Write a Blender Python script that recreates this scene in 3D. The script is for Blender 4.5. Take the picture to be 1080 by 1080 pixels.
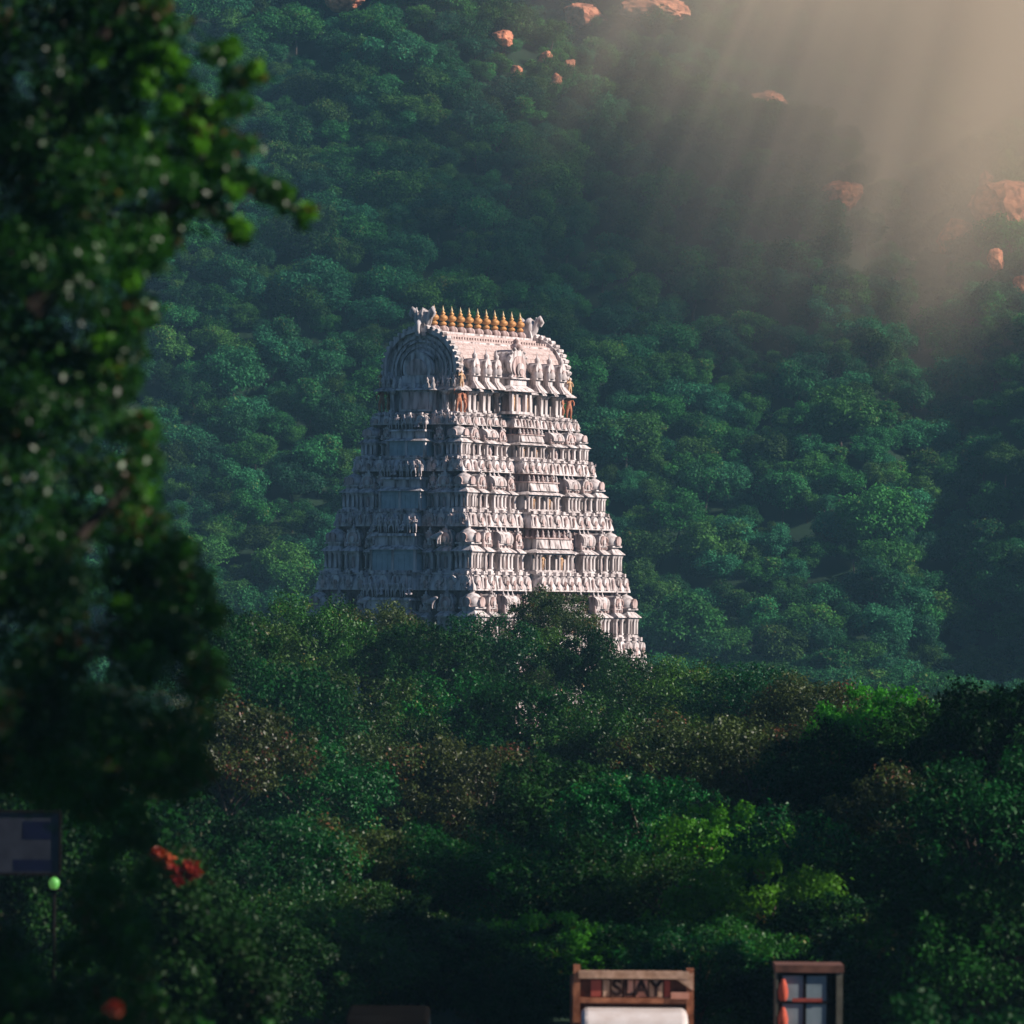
import bpy, math, random
import numpy as np
from math import sin, cos, pi, radians as R
from mathutils import Vector, Matrix

for o in list(bpy.data.objects): bpy.data.objects.remove(o)
SC = bpy.context.scene
COL = SC.collection

# ------------------------------------------------------------------ camera, sky, sun, exposure
PX = 0.1697/1080                      # radians per photo pixel
CAMZ = 10.0
cam_d = bpy.data.cameras.new('camera'); cam = bpy.data.objects.new('camera', cam_d); COL.objects.link(cam)
cam.location = (0, 0, CAMZ)
cam_d.sensor_width = 36; cam_d.lens = 18/math.tan(0.1697/2)
cam_d.clip_start = 1; cam_d.clip_end = 6000
pitch = 110*PX
cam.rotation_euler = (Matrix.Rotation(R(90)+pitch, 4, 'X') @ Matrix.Rotation(R(0.45), 4, 'Z')).to_euler()
cam_d.dof.use_dof = True; cam_d.dof.focus_distance = 345; cam_d.dof.aperture_fstop = 2.3
SC.camera = cam

SUN_AZ, SUN_EL = R(-12), R(31)         # azimuth measured from +X (right of the picture) towards +Y
world = bpy.data.worlds.new('World'); SC.world = world; world.use_nodes = True
wn = world.node_tree; bg = wn.nodes['Background']
sky = wn.nodes.new('ShaderNodeTexSky'); sky.sky_type = 'NISHITA'; sky.sun_disc = False
sky.sun_elevation = SUN_EL; sky.sun_rotation = R(90)-SUN_AZ
sky.air_density = 0.6; sky.dust_density = 0.0; sky.ozone_density = 8.0; sky.altitude = 2500
wn.links.new(sky.outputs['Color'], bg.inputs['Color']); bg.inputs['Strength'].default_value = 0.05
sd = bpy.data.lights.new('sun', 'SUN'); sun = bpy.data.objects.new('sun', sd); COL.objects.link(sun)
sd.energy = 5.0; sd.angle = R(0.5); sd.color = (1.0, 0.90, 0.83)
sv = Vector((cos(SUN_AZ)*cos(SUN_EL), sin(SUN_AZ)*cos(SUN_EL), sin(SUN_EL)))
sun.rotation_euler = sv.to_track_quat('Z', 'Y').to_euler(); sun.location = (300, 0, 300)
SC.view_settings.view_transform = 'Standard'; SC.view_settings.look = 'None'
SC.view_settings.exposure = 0.32; SC.view_settings.gamma = 1.0
cy = SC.cycles
cy.use_denoising = True; cy.max_bounces = 5; cy.diffuse_bounces = 1; cy.glossy_bounces = 2
cy.transmission_bounces = 3; cy.transparent_max_bounces = 6; cy.volume_bounces = 1
cy.volume_step_rate = 2.0; cy.volume_max_steps = 96
cy.sample_clamp_indirect = 4.0

# ------------------------------------------------------------------ helpers
def tag(o, label=None, cat=None, group=None, kind=None):
    if label: o['label'] = label
    if cat: o['category'] = cat
    if group: o['group'] = group
    if kind: o['kind'] = kind
    return o

def empty(name, loc=(0, 0, 0), rz=0, parent=None):
    o = bpy.data.objects.new(name, None); COL.objects.link(o)
    o.location = loc; o.rotation_euler = (0, 0, rz); o.empty_display_size = .5
    if parent: o.parent = parent
    return o

def link_mesh(name, me, parent=None, loc=(0, 0, 0), rz=0, sc=1):
    o = bpy.data.objects.new(name, me); COL.objects.link(o)
    o.location = loc; o.rotation_euler = (0, 0, rz); o.scale = (sc, sc, sc)
    if parent: o.parent = parent
    return o

def np_mesh(name, V, F, mats, tint=None, smooth=False, midx=None):
    """V (n,3), F (m,k) uniform faces"""
    me = bpy.data.meshes.new(name)
    V = np.asarray(V, np.float32); F = np.asarray(F, np.int32); k = F.shape[1]
    me.vertices.add(len(V)); me.vertices.foreach_set('co', V.ravel())
    me.loops.add(F.size); me.loops.foreach_set('vertex_index', F.ravel())
    me.polygons.add(len(F))
    me.polygons.foreach_set('loop_start', np.arange(len(F), dtype=np.int32)*k)
    if midx is not None: me.polygons.foreach_set('material_index', np.asarray(midx, np.int32))
    if smooth: me.polygons.foreach_set('use_smooth', np.ones(len(F), bool))
    if tint is not None:
        a = me.attributes.new('tint', 'FLOAT', 'FACE'); a.data.foreach_set('value', np.asarray(tint, np.float32))
    me.update(calc_edges=True)
    for m in (mats if isinstance(mats, (list, tuple)) else [mats]): me.materials.append(m)
    return me

class MB:
    def __init__(s): s.v = []; s.f = []; s.m = []; s.sm = []
    def add(s, vs, fs, m=0, smooth=False):
        b = len(s.v); s.v += [tuple(p) for p in vs]; s.f += [tuple(b+i for i in f) for f in fs]
        s.m += [m]*len(fs); s.sm += [smooth]*len(fs); return s
    def box(s, x0, x1, y0, y1, z0, z1, m=0):
        return s.add([(x0,y0,z0),(x1,y0,z0),(x1,y1,z0),(x0,y1,z0),(x0,y0,z1),(x1,y0,z1),(x1,y1,z1),(x0,y1,z1)],
                     [(0,3,2,1),(4,5,6,7),(0,1,5,4),(1,2,6,5),(2,3,7,6),(3,0,4,7)], m)
    def fr(s, x0, x1, y0, y1, z0, X0, X1, Y0, Y1, z1, m=0):
        return s.add([(x0,y0,z0),(x1,y0,z0),(x1,y1,z0),(x0,y1,z0),(X0,Y0,z1),(X1,Y0,z1),(X1,Y1,z1),(X0,Y1,z1)],
                     [(0,3,2,1),(4,5,6,7),(0,1,5,4),(1,2,6,5),(2,3,7,6),(3,0,4,7)], m)
    def lathe(s, cx, cy_, prof, n=10, m=0, smooth=True, sx=1, sy=1):
        vs = []
        for (r, z) in prof:
            for i in range(n):
                a = 2*pi*(i+.5)/n; vs.append((cx+r*cos(a)*sx, cy_+r*sin(a)*sy, z))
        fs = []
        for j in range(len(prof)-1):
            for i in range(n):
                fs.append((j*n+i, j*n+(i+1)%n, (j+1)*n+(i+1)%n, (j+1)*n+i))
        s.add(vs, fs, m, smooth)
        s.add([vs[i] for i in range(n)][::-1], [tuple(range(n))], m)
        return s.add(vs[-n:], [tuple(range(n))], m)
    def prism(s, out, y0, y1, m=0, axis='y'):
        """outline in (u,z), extruded along y (axis='y') or along x (axis='x', u is y)"""
        n = len(out)
        if axis == 'y': vs = [(u, y0, z) for u, z in out]+[(u, y1, z) for u, z in out]
        else: vs = [(y0, u, z) for u, z in out]+[(y1, u, z) for u, z in out]
        fs = [(i, (i+1) % n, n+(i+1) % n, n+i) for i in range(n)]+[tuple(range(n))[::-1], tuple(range(n, 2*n))]
        return s.add(vs, fs, m)
    def tube(s, pts, rad, n=6, m=0):
        pts = [Vector(p) for p in pts]; vs = []; up = Vector((0.13, 0.31, 1)).normalized()
        for i, p in enumerate(pts):
            d = (pts[min(i+1, len(pts)-1)]-pts[max(i-1, 0)]).normalized()
            a = d.cross(Vector((1, .2, 0.1))).normalized(); b = d.cross(a)
            for k in range(n):
                t = 2*pi*k/n; vs.append(p+(a*cos(t)+b*sin(t))*rad[i])
        fs = [(j*n+i, j*n+(i+1) % n, (j+1)*n+(i+1) % n, (j+1)*n+i) for j in range(len(pts)-1) for i in range(n)]
        s.add(vs, fs, m, True)
        s.add(vs[:n][::-1], [tuple(range(n))], m); s.add(vs[-n:], [tuple(range(n))], m); return s
    def mesh(s, name, mats):
        me = bpy.data.meshes.new(name); me.from_pydata(s.v, [], s.f)
        me.polygons.foreach_set('material_index', s.m); me.polygons.foreach_set('use_smooth', s.sm)
        for m in (mats if isinstance(mats, (list, tuple)) else [mats]): me.materials.append(m)
        me.update(); return me
    def obj(s, name, mats, parent=None, loc=(0, 0, 0), rz=0, sc=1):
        return link_mesh(name, s.mesh(name, mats), parent, loc, rz, sc)

# ------------------------------------------------------------------ materials
def new_mat(name):
    m = bpy.data.materials.new(name); m.use_nodes = True
    nt = m.node_tree; return m, nt, nt.nodes['Principled BSDF']

def noise_mat(name, c1, c2, scale=2.0, rough=.8, bump=.0, c3=None, streak=False, rnd=0.0, detail=6, spec=.3, metal=0):
    m, nt, p = new_mat(name); N, L = nt.nodes, nt.links
    tc = N.new('ShaderNodeTexCoord'); mp = N.new('ShaderNodeMapping'); L.new(tc.outputs['Object'], mp.inputs[0])
    if streak: mp.inputs['Scale'].default_value = (1, 1, .22)
    n1 = N.new('ShaderNodeTexNoise'); n1.inputs['Scale'].default_value = scale; n1.inputs['Detail'].default_value = detail
    L.new(mp.outputs[0], n1.inputs['Vector'])
    cr = N.new('ShaderNodeValToRGB'); L.new(n1.outputs[0], cr.inputs[0])
    cr.color_ramp.elements[0].position = .32; cr.color_ramp.elements[1].position = .64
    cr.color_ramp.elements[0].color = (*c1, 1); cr.color_ramp.elements[1].color = (*c2, 1)
    if c3: e = cr.color_ramp.elements.new(.52); e.color = (*c3, 1)
    out = cr.outputs[0]
    if rnd > 0:
        oi = N.new('ShaderNodeObjectInfo'); hs = N.new('ShaderNodeHueSaturation'); L.new(out, hs.inputs['Color'])
        mr = N.new('ShaderNodeMapRange'); L.new(oi.outputs['Random'], mr.inputs[0])
        mr.inputs['To Min'].default_value = 1-rnd; mr.inputs['To Max'].default_value = 1+rnd*.6
        L.new(mr.outputs[0], hs.inputs['Value']); out = hs.outputs[0]
    L.new(out, p.inputs['Base Color'])
    p.inputs['Roughness'].default_value = rough; p.inputs['Metallic'].default_value = metal
    p.inputs['Specular IOR Level'].default_value = spec
    if bump:
        b = N.new('ShaderNodeBump'); b.inputs['Strength'].default_value = bump; b.inputs['Distance'].default_value = .05
        L.new(n1.outputs[0], b.inputs['Height']); L.new(b.outputs[0], p.inputs['Normal'])
    return m

def leaf_mat(name, dark, light, dry, dry_amt=.08, rough=.42, hue_var=.03, val_var=.35, trans=.25, patch=.15, spec=.5):
    m, nt, p = new_mat(name); N, L = nt.nodes, nt.links
    at = N.new('ShaderNodeAttribute'); at.attribute_name = 'tint'
    cr = N.new('ShaderNodeValToRGB'); L.new(at.outputs['Fac'], cr.inputs[0])
    el = cr.color_ramp.elements
    el[0].position = 0; el[0].color = (*dark, 1); el[1].position = 1-dry_amt-.02; el[1].color = (*light, 1)
    e = el.new(1-dry_amt); e.color = (*dry, 1)
    oi = N.new('ShaderNodeObjectInfo'); hs = N.new('ShaderNodeHueSaturation'); L.new(cr.outputs[0], hs.inputs['Color'])
    a = N.new('ShaderNodeMapRange'); L.new(oi.outputs['Random'], a.inputs[0])
    a.inputs['To Min'].default_value = .5-hue_var; a.inputs['To Max'].default_value = .5+hue_var
    mu = N.new('ShaderNodeMath'); mu.operation = 'MULTIPLY'; mu.inputs[1].default_value = 7.31; L.new(oi.outputs['Random'], mu.inputs[0])
    fr = N.new('ShaderNodeMath'); fr.operation = 'FRACT'; L.new(mu.outputs[0], fr.inputs[0])
    b = N.new('ShaderNodeMapRange'); L.new(fr.outputs[0], b.inputs[0])
    b.inputs['To Min'].default_value = 1-val_var; b.inputs['To Max'].default_value = 1+val_var
    L.new(a.outputs[0], hs.inputs['Hue']); L.new(b.outputs[0], hs.inputs['Value'])
    L.new(hs.outputs[0], p.inputs['Base Color']); p.inputs['Roughness'].default_value = rough
    p.inputs['Specular IOR Level'].default_value = spec
    tr = N.new('ShaderNodeBsdfTranslucent'); L.new(hs.outputs[0], tr.inputs['Color'])
    mx = N.new('ShaderNodeMixShader'); mx.inputs[0].default_value = trans
    L.new(p.outputs[0], mx.inputs[1]); L.new(tr.outputs[0], mx.inputs[2])
    L.new(mx.outputs[0], N['Material Output'].inputs['Surface'])
    return m

def flat(name, c, rough=.6, metal=0, emit=None, es=0, spec=.5):
    m, nt, p = new_mat(name); p.inputs['Base Color'].default_value = (*c, 1); p.inputs['Roughness'].default_value = rough
    p.inputs['Metallic'].default_value = metal; p.inputs['Specular IOR Level'].default_value = spec
    if emit: p.inputs['Emission Color'].default_value = (*emit, 1); p.inputs['Emission Strength'].default_value = es
    return m

M_STUCCO = noise_mat('weathered_stucco', (.17, .13, .12), (.82, .75, .72), 3.6, .85, .5, c3=(.70, .61, .58), streak=True, rnd=.12)
M_STUCCO2 = noise_mat('pink_stucco', (.22, .13, .11), (.76, .59, .55), 4, .85, .4, c3=(.62, .46, .42), streak=True, rnd=.1)
M_RECESS_SHADE = noise_mat('recess_shade_stucco', (.07, .05, .05), (.34, .26, .25), 2.5, .9, .4, c3=(.22, .16, .15), streak=True)  # dark streaked core tone stands in for shade in the recesses
M_OCHRE = noise_mat('ochre_stucco', (.45, .20, .10), (.78, .52, .30), 6, .8, .3, rnd=.1)
M_RUST = noise_mat('terracotta_stucco', (.34, .10, .05), (.66, .29, .17), 6, .8, .3, rnd=.1)
M_FIG = noise_mat('figure_stucco', (.50, .38, .36), (.80, .70, .68), 5, .8, .3, rnd=.15)
M_DARK = flat('dark_opening', (.02, .02, .025), .9)
M_BRASS = noise_mat('gilded_copper', (.50, .20, .06), (.80, .46, .18), 3, .5, .1, metal=.15, rnd=.08)
M_PANEL = noise_mat('painted_panel', (.34, .42, .44), (.50, .58, .60), 2, .8, .2)
M_BARK = noise_mat('bark', (.035, .026, .02), (.11, .085, .065), 6, .9, .4)
M_HILLEAF = leaf_mat('hill_foliage', (.010, .062, .016), (.038, .225, .040), (.12, .17, .04), .07, .6, .05, .5, .25, spec=.15)
M_LEAF = leaf_mat('glossy_foliage', (.005, .038, .004), (.030, .165, .010), (.18, .18, .03), .07, .45, .04, .4, .25, spec=.3)
M_LEAF_OLIVE = leaf_mat('olive_foliage', (.022, .034, .006), (.070, .110, .016), (.18, .07, .03), .14, .45, .03, .25, .25, spec=.35)
M_LEAF_DEEP = leaf_mat('deep_green_foliage', (.003, .018, .003), (.010, .085, .007), (.06, .06, .02), .05, .5, .02, .3, .25, spec=.15)  # low albedo also stands in for shade in the lower corners
M_LEAF_NEAR = leaf_mat('large_tree_foliage', (.004, .022, .004), (.028, .140, .010), (.15, .08, .03), .12, .38, .02, .1, .35, spec=.3)
M_LEAF_BRIGHT = leaf_mat('yellow_green_and_backlit_foliage', (.04, .18, .008), (.12, .42, .02), (.24, .14, .03), .10, .45, .02, .1, .4, spec=.25)  # yellow-green trees; on the large tree it imitates backlit leaf tips
M_RED = leaf_mat('red_blossom', (.20, .014, .006), (.40, .045, .015), (.42, .14, .04), .1, .5, .01, .1, .3)
M_ROCK = noise_mat('sandstone', (.24, .08, .045), (.84, .36, .20), .9, .9, .8, c3=(.70, .27, .15), rnd=.1)
M_GROUND = noise_mat('forest_floor', (.006, .020, .008), (.012, .040, .014), .15, .95, .3)

# ------------------------------------------------------------------ terrain
CR_X = [-400, -60, -25, -5, 19, 39, 44, 47, 53, 60, 75, 140, 400]
CR_Z = [125, 105, 92, 83, 73, 63, 55, 51, 60, 66, 78, 100, 130]
def hillz(x, y):
    x = np.asarray(x, float); y = np.asarray(y, float)
    crest = np.interp(x, CR_X, CR_Z)
    y0 = 585 + 7*np.sin(x*.03+1) + 2.5*np.sin(x*.11) + 14*np.exp(-((x-46)/6)**2) - 3*np.exp(-((x-62)/9)**2)
    a = (y-y0)*.56 + 1.2*np.sin(x*.16+y*.03)*np.clip((y-y0)/60, 0, 1) + 1.2*np.sin(x*.05-y*.09)*np.clip((y-y0)/60, 0, 1)
    a = np.minimum(a, crest - .25*np.abs(y-(y0+crest/.56)))
    c = (y-835)*.62 + 28 + 4*np.sin(x*.08) + 3*np.sin(x*.19+y*.05)
    c = np.minimum(c, 230 + x*.02)
    c = np.where(y < 800, -50, c)
    h = np.maximum(a, c)
    return np.maximum(h, 0) + .0*x

def grid_axis(segs):
    out = []
    for a, b, n in segs: out += list(np.linspace(a, b, n, endpoint=False))
    return np.array(out+[segs[-1][1]])
gx = grid_axis([(-1100, -160, 18), (-160, 160, 130), (160, 1100, 18)])
gy = grid_axis([(-120, 540, 22), (540, 1010, 180), (1010, 1300, 12)])
XX, YY = np.meshgrid(gx, gy); ZZ = hillz(XX, YY)
V = np.stack([XX.ravel(), YY.ravel(), ZZ.ravel()], 1)
nx, ny = len(gx), len(gy)
ii, jj = np.meshgrid(np.arange(nx-1), np.arange(ny-1)); b = (jj*nx+ii).ravel()
g = link_mesh('ground', np_mesh('ground', V, np.stack([b, b+1, b+nx+1, b+nx], 1), M_GROUND, smooth=True))
tag(g, kind='structure')

def ray_hit(px, py):
    """where the sight line of a photo point meets the hill"""
    for d in np.arange(560, 1150, 1.0):
        x = (px-540)*PX*d; z = CAMZ+(650-py)*PX*d
        if z < hillz(x, d)+1.5: return x, d, float(hillz(x, d))
    return x, d, z

# ------------------------------------------------------------------ foliage
def leaves(centers, radii, n, size, rng, aspect=.5, flatten=.8, inner=.55, up=.25, tipdroop=.2, size_var=.4):
    c = np.asarray(centers, float); r = np.asarray(radii, float)
    w = r**2; idx = rng.choice(len(c), n, p=w/w.sum())
    d = rng.normal(size=(n, 3)); d /= np.linalg.norm(d, axis=1)[:, None]
    rad = r[idx]*(inner+(1-inner)*rng.random(n)**.6)*(1+.12*rng.normal(size=n))
    # knobbly outline: direction dependent radius
    k = 1+.16*np.sin(d[:, 0]*5+idx)*np.cos(d[:, 1]*6+idx*2.1)+.10*np.sin(d[:, 2]*9+idx*1.7)
    rad *= k
    P = c[idx]+d*rad[:, None]*np.array([1, 1, flatten])
    nrm = d*.6+rng.normal(size=(n, 3))*.55+np.array([0, 0, up]); nrm /= np.linalg.norm(nrm, axis=1)[:, None]
    t = rng.normal(size=(n, 3))+np.array([0, 0, -tipdroop*3]); t -= nrm*(t*nrm).sum(1)[:, None]; t /= np.linalg.norm(t, axis=1)[:, None]
    s = np.cross(nrm, t); L = size*(1-size_var+2*size_var*rng.random(n)); L = L[:, None]
    A = P; B = P+t*L*.45+s*L*aspect*.5+nrm*L*.06; C = P+t*L; D = P+t*L*.45-s*L*aspect*.5+nrm*L*.06
    V = np.stack([A, B, C, D], 1).reshape(-1, 3)
    F = np.arange(n*4).reshape(n, 4)
    clump_t = rng.random(len(c))[idx]
    tint = np.clip(.42*rng.random(n)+.58*clump_t, 0, .999)
    return V, F, tint

def crown_clumps(rng, R0, H, n, cz, flat_=.75, rmin=.26, rmax=.42):
    cs, rs = [], []
    for i in range(n):
        d = rng.normal(size=3); d /= np.linalg.norm(d); d[2] = d[2]*.9+.15
        q = .42+.5*rng.random()
        cs.append((d[0]*R0*q, d[1]*R0*q, cz+d[2]*H*q)); rs.append(R0*(rmin+(rmax-rmin)*rng.random()))
    return np.array(cs), np.array(rs)

def trunk_mesh(name, rng, cs, H0, r0, nl=10):
    mb = MB(); top = np.array(cs)[:, 2].mean()
    p = [(0, 0, -.3), (rng.normal()*.12, rng.normal()*.12, H0*.5), (rng.normal()*.2, rng.normal()*.2, H0)]
    p.append((p[-1][0]*1.5, p[-1][1]*1.5, top)); mb.tube(p, [r0*1.25, r0*.85, r0*.7, r0*.3], 8)
    for c in cs[rng.permutation(len(cs))[:nl]]:
        s = Vector(p[2]).lerp(Vector(p[3]), rng.random()*.7); e = Vector(c)
        m_ = s.lerp(e, .5)+Vector((0, 0, .12*(e-s).length))
        mb.tube([s, m_, e], [r0*.4, r0*.24, r0*.07], 5)
    return mb.mesh(name, M_BARK)

# hill trees -------------------------------------------------------
HT = []
for k in range(7):
    rng = np.random.default_rng(40+k)
    cs, rs = crown_clumps(rng, 2.9, 1.9, 15+2*k, 3.6, rmin=.26, rmax=.48)
    V, F, T = leaves(cs, rs, 10500, .25, rng, .6, .72, .5, .5)
    HT.append((np_mesh('crown', V, F, M_HILLEAF, T), trunk_mesh('trunk', rng, cs, 1.8, .16, 8)))

ROCKS = [  # px, py, width px, height px, label
 (885, 205, 36, 26, 'small sunlit orange rock topping the ridge right of the tower'),
 (1003, 248, 34, 38, 'slanting pale orange rock just left of the largest orange cliff'),
 (1056, 220, 60, 66, 'largest orange cliff on the hillside at the right edge'),
 (1046, 272, 18, 18, 'small orange rock just below the largest orange cliff'),
 (1074, 300, 18, 20, 'small orange rock at the right edge, lowest of the cliff rocks'),
 (529, 42, 20, 14, 'small pinkish rock, leftmost of the cluster high above the tower'),
 (583, 86, 12, 12, 'tiny pinkish rock, lowest of the cluster high above the tower'),
 (573, 62, 16, 10, 'flat pinkish rock in the middle of the cluster above the tower'),
 (541, 77, 13, 10, 'tiny pale rock below the leftmost rock of the cluster above the tower'),
 (684, 10, 62, 28, 'wide pink cliff at the top edge right of the tower'),
 (612, 16, 40, 24, 'pink cliff at the top edge directly above the tower roof'),
 (356, 4, 34, 18, 'reddish cliff at the top edge left of the tower'),
 (597, 70, 11, 9, 'tiny pinkish rock, rightmost of the cluster high above the tower'),
 (1036, 192, 16, 20, 'upright orange rock just above and left of the largest orange cliff'),
 (805, 108, 46, 22, 'dull brown cliff in the mist between ridge rock and top edge'),
]
def rock_mesh(seed, sx, sy, sz):
    import bmesh
    bm = bmesh.new(); bmesh.ops.create_icosphere(bm, subdivisions=4, radius=1)
    rng = random.Random(seed); off = Vector((rng.random()*50, rng.random()*50, rng.random()*50))
    from mathutils import noise
    planes = [(Vector((rng.gauss(0, 1), rng.gauss(0, 1)-.4, rng.gauss(0, .6))).normalized(), .55+.3*rng.random()) for _ in range(10)]
    for v in bm.verts:
        n = v.co.normalized()
        r = 1+.35*noise.noise(n*1.6+off)
        p = n*r
        for pn, pd in planes:
            dd = p.dot(pn)-pd
            if dd > 0: p -= pn*dd*.9
        p += n*.10*noise.noise(n*6+off)
        # vertical joints
        p.x += .06*math.sin(n.x*14+off.x)*abs(n.z)
        v.co = Vector((p.x*sx, p.y*sy, p.z*sz))
    me = bpy.data.meshes.new('rock_outcrop'); bm.to_mesh(me); bm.free(); me.materials.append(M_ROCK); return me
rock_pos = []
for i, (px, py, w, h, lab) in enumerate(ROCKS):
    x, d, z = ray_hit(px, py+4)
    s = PX*d
    zc = CAMZ+(650-py)*s
    o = link_mesh('rock_outcrop', rock_mesh(i, w*s*.62, w*s*.5, h*s*.62), None, (x, d-4.5, zc), 0)
    tag(o, lab, 'rock', 'orange rock outcrops on the hillside'); rock_pos.append((x, d-3.2, zc, w*s*.5, h*s*.5))

rng = np.random.default_rng(5)
cand = []
sp = 3.45
for yy in np.arange(578, 985, sp*.98):
    hw = (560*PX*yy)+14
    for xx in np.arange(-hw, hw, sp):
        x = xx+rng.normal()*1.1; y = yy+rng.normal()*1.1; z = float(hillz(x, y))
        px = 540+x/(PX*y); py = 650-(z+3.5-CAMZ)/(PX*y)
        if py < -70 or py > 800: continue
        if z < .3 and y > 640: continue
        s = .58+.5*rng.random()**1.5
        if rng.random() < .08: s *= 1.35
        bad = False
        for (rx, ry, rz, rw, rh) in rock_pos:
            if abs(x-rx) < rw+1.6*s and -11 < y-ry < 2 and z+4.4*s > rz-rh*.3: bad = True
        if bad: continue
        cand.append((x, y, z, s, px, py))
# how much of each tree the camera sees: paint the crowns back to front into a coarse grid
cand.sort(key=lambda c: -c[1])
G = np.full((1100//4, 1100//4), -1, int)
for i, (x, y, z, s, px, py) in enumerate(cand):
    r = 3.0*s/(PX*y)/4; cx, cyy = px/4, py/4
    a0, a1 = max(0, int(cx-r)), min(G.shape[1], int(cx+r)+1); b0, b1 = max(0, int(cyy-r*.7)), min(G.shape[0], int(cyy+r*1.1)+1)
    if a1 > a0 and b1 > b0: G[b0:b1, a0:a1] = i
G[640//4:, :] = -1; G[330//4:, 350//4:665//4] = -1; G[:, :150//4] = -1
cnt = np.bincount(G[G >= 0].ravel(), minlength=len(cand))
order = np.argsort(-cnt); near = set(order[:290].tolist())
first = None; rest = []
for i, (x, y, z, s, px, py) in enumerate(cand):
    k = int(rng.integers(len(HT))); rz = rng.random()*6.28
    if i in near:
        e = empty('hillside_tree', (x, y, z-.15), rz); e.scale = (s, s, s*(.85+.3*rng.random()))
        link_mesh('crown', HT[k][0], e); link_mesh('trunk', HT[k][1], e)
        tag(e, 'bushy green tree in the dense forest covering the hillside behind the tower', 'tree', 'forest trees on the hillside')
    elif i not in near: rest.append((x, y, z-.15, s, rz, k))

# uncountable growth: one object each, crowns instanced on points
def instanced(name, pts, meshes, label, cat):
    """pts: x, y, z, scale, turn, which mesh"""
    pts = np.array(pts)
    me = bpy.data.meshes.new(name); me.from_pydata([tuple(p) for p in pts[:, :3]], [], [])
    for nme, col in (('scl', pts[:, 3]), ('rz', pts[:, 4])):
        a = me.attributes.new(nme, 'FLOAT', 'POINT'); a.data.foreach_set('value', col.astype(np.float32))
    a = me.attributes.new('idx', 'INT', 'POINT'); a.data.foreach_set('value', pts[:, 5].astype(np.int32))
    src = bpy.data.collections.new(name+'_kinds')
    for k, cm in enumerate(meshes): src.objects.link(bpy.data.objects.new('%s_kind_%02d' % (name, k), cm))
    df = link_mesh(name, me); tag(df, label, cat, kind='stuff')
    ng = bpy.data.node_groups.new(name, 'GeometryNodeTree')
    ng.interface.new_socket('Geometry', in_out='INPUT', socket_type='NodeSocketGeometry')
    ng.interface.new_socket('Geometry', in_out='OUTPUT', socket_type='NodeSocketGeometry')
    N, L = ng.nodes, ng.links
    gi, go = N.new('NodeGroupInput'), N.new('NodeGroupOutput'); ip = N.new('GeometryNodeInstanceOnPoints')
    ci = N.new('GeometryNodeCollectionInfo'); ci.inputs[0].default_value = src
    ci.inputs['Separate Children'].default_value = True; ci.inputs['Reset Children'].default_value = True
    def nattr(n, t):
        q = N.new('GeometryNodeInputNamedAttribute'); q.data_type = t; q.inputs[0].default_value = n; return q
    L.new(gi.outputs[0], ip.inputs['Points']); L.new(ci.outputs[0], ip.inputs['Instance'])
    ip.inputs['Pick Instance'].default_value = True
    L.new(nattr('idx', 'INT').outputs['Attribute'], ip.inputs['Instance Index'])
    cx_ = N.new('ShaderNodeCombineXYZ'); L.new(nattr('rz', 'FLOAT').outputs['Attribute'], cx_.inputs[2]); L.new(cx_.outputs[0], ip.inputs['Rotation'])
    L.new(nattr('scl', 'FLOAT').outputs['Attribute'], ip.inputs['Scale'])
    L.new(ip.outputs[0], go.inputs[0])
    md = df.modifiers.new(name, 'NODES'); md.node_group = ng
instanced('distant_forest', rest, [c for c, t in HT], 'mass of smaller green treetops filling the rest of the hillside', 'forest')

# ------------------------------------------------------------------ the tower
TOWER = empty('temple_tower', (-2.12, 350, 0), R(59))
tag(TOWER, 'tall pale stucco temple gateway tower with tiers of carvings rising above the trees', 'temple tower')

def horseshoe(w, h, n=14, pinch=.86):
    """outline of a horseshoe arch, width w at its widest, height h, standing on z=0"""
    r = w/2; cz = h-r; pts = []
    a0 = -math.asin(min(.95, max(0, cz)/r*.75)) if cz > 0 else 0
    for i in range(n+1):
        a = a0+(pi-2*a0)*i/n; pts.append((r*cos(a), cz+r*sin(a)))
    pts = [(r*pinch, 0)]+pts+[(-r*pinch, 0)]
    return pts

def arch(mb, cx, cz, w, h, y0, y1, m=0, rings=1, n=10, axis='y'):
    o = horseshoe(w, h, n); yy = y0
    mb.prism([(cx+u, cz+z) for u, z in o], y0, y1, m, axis)

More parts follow.
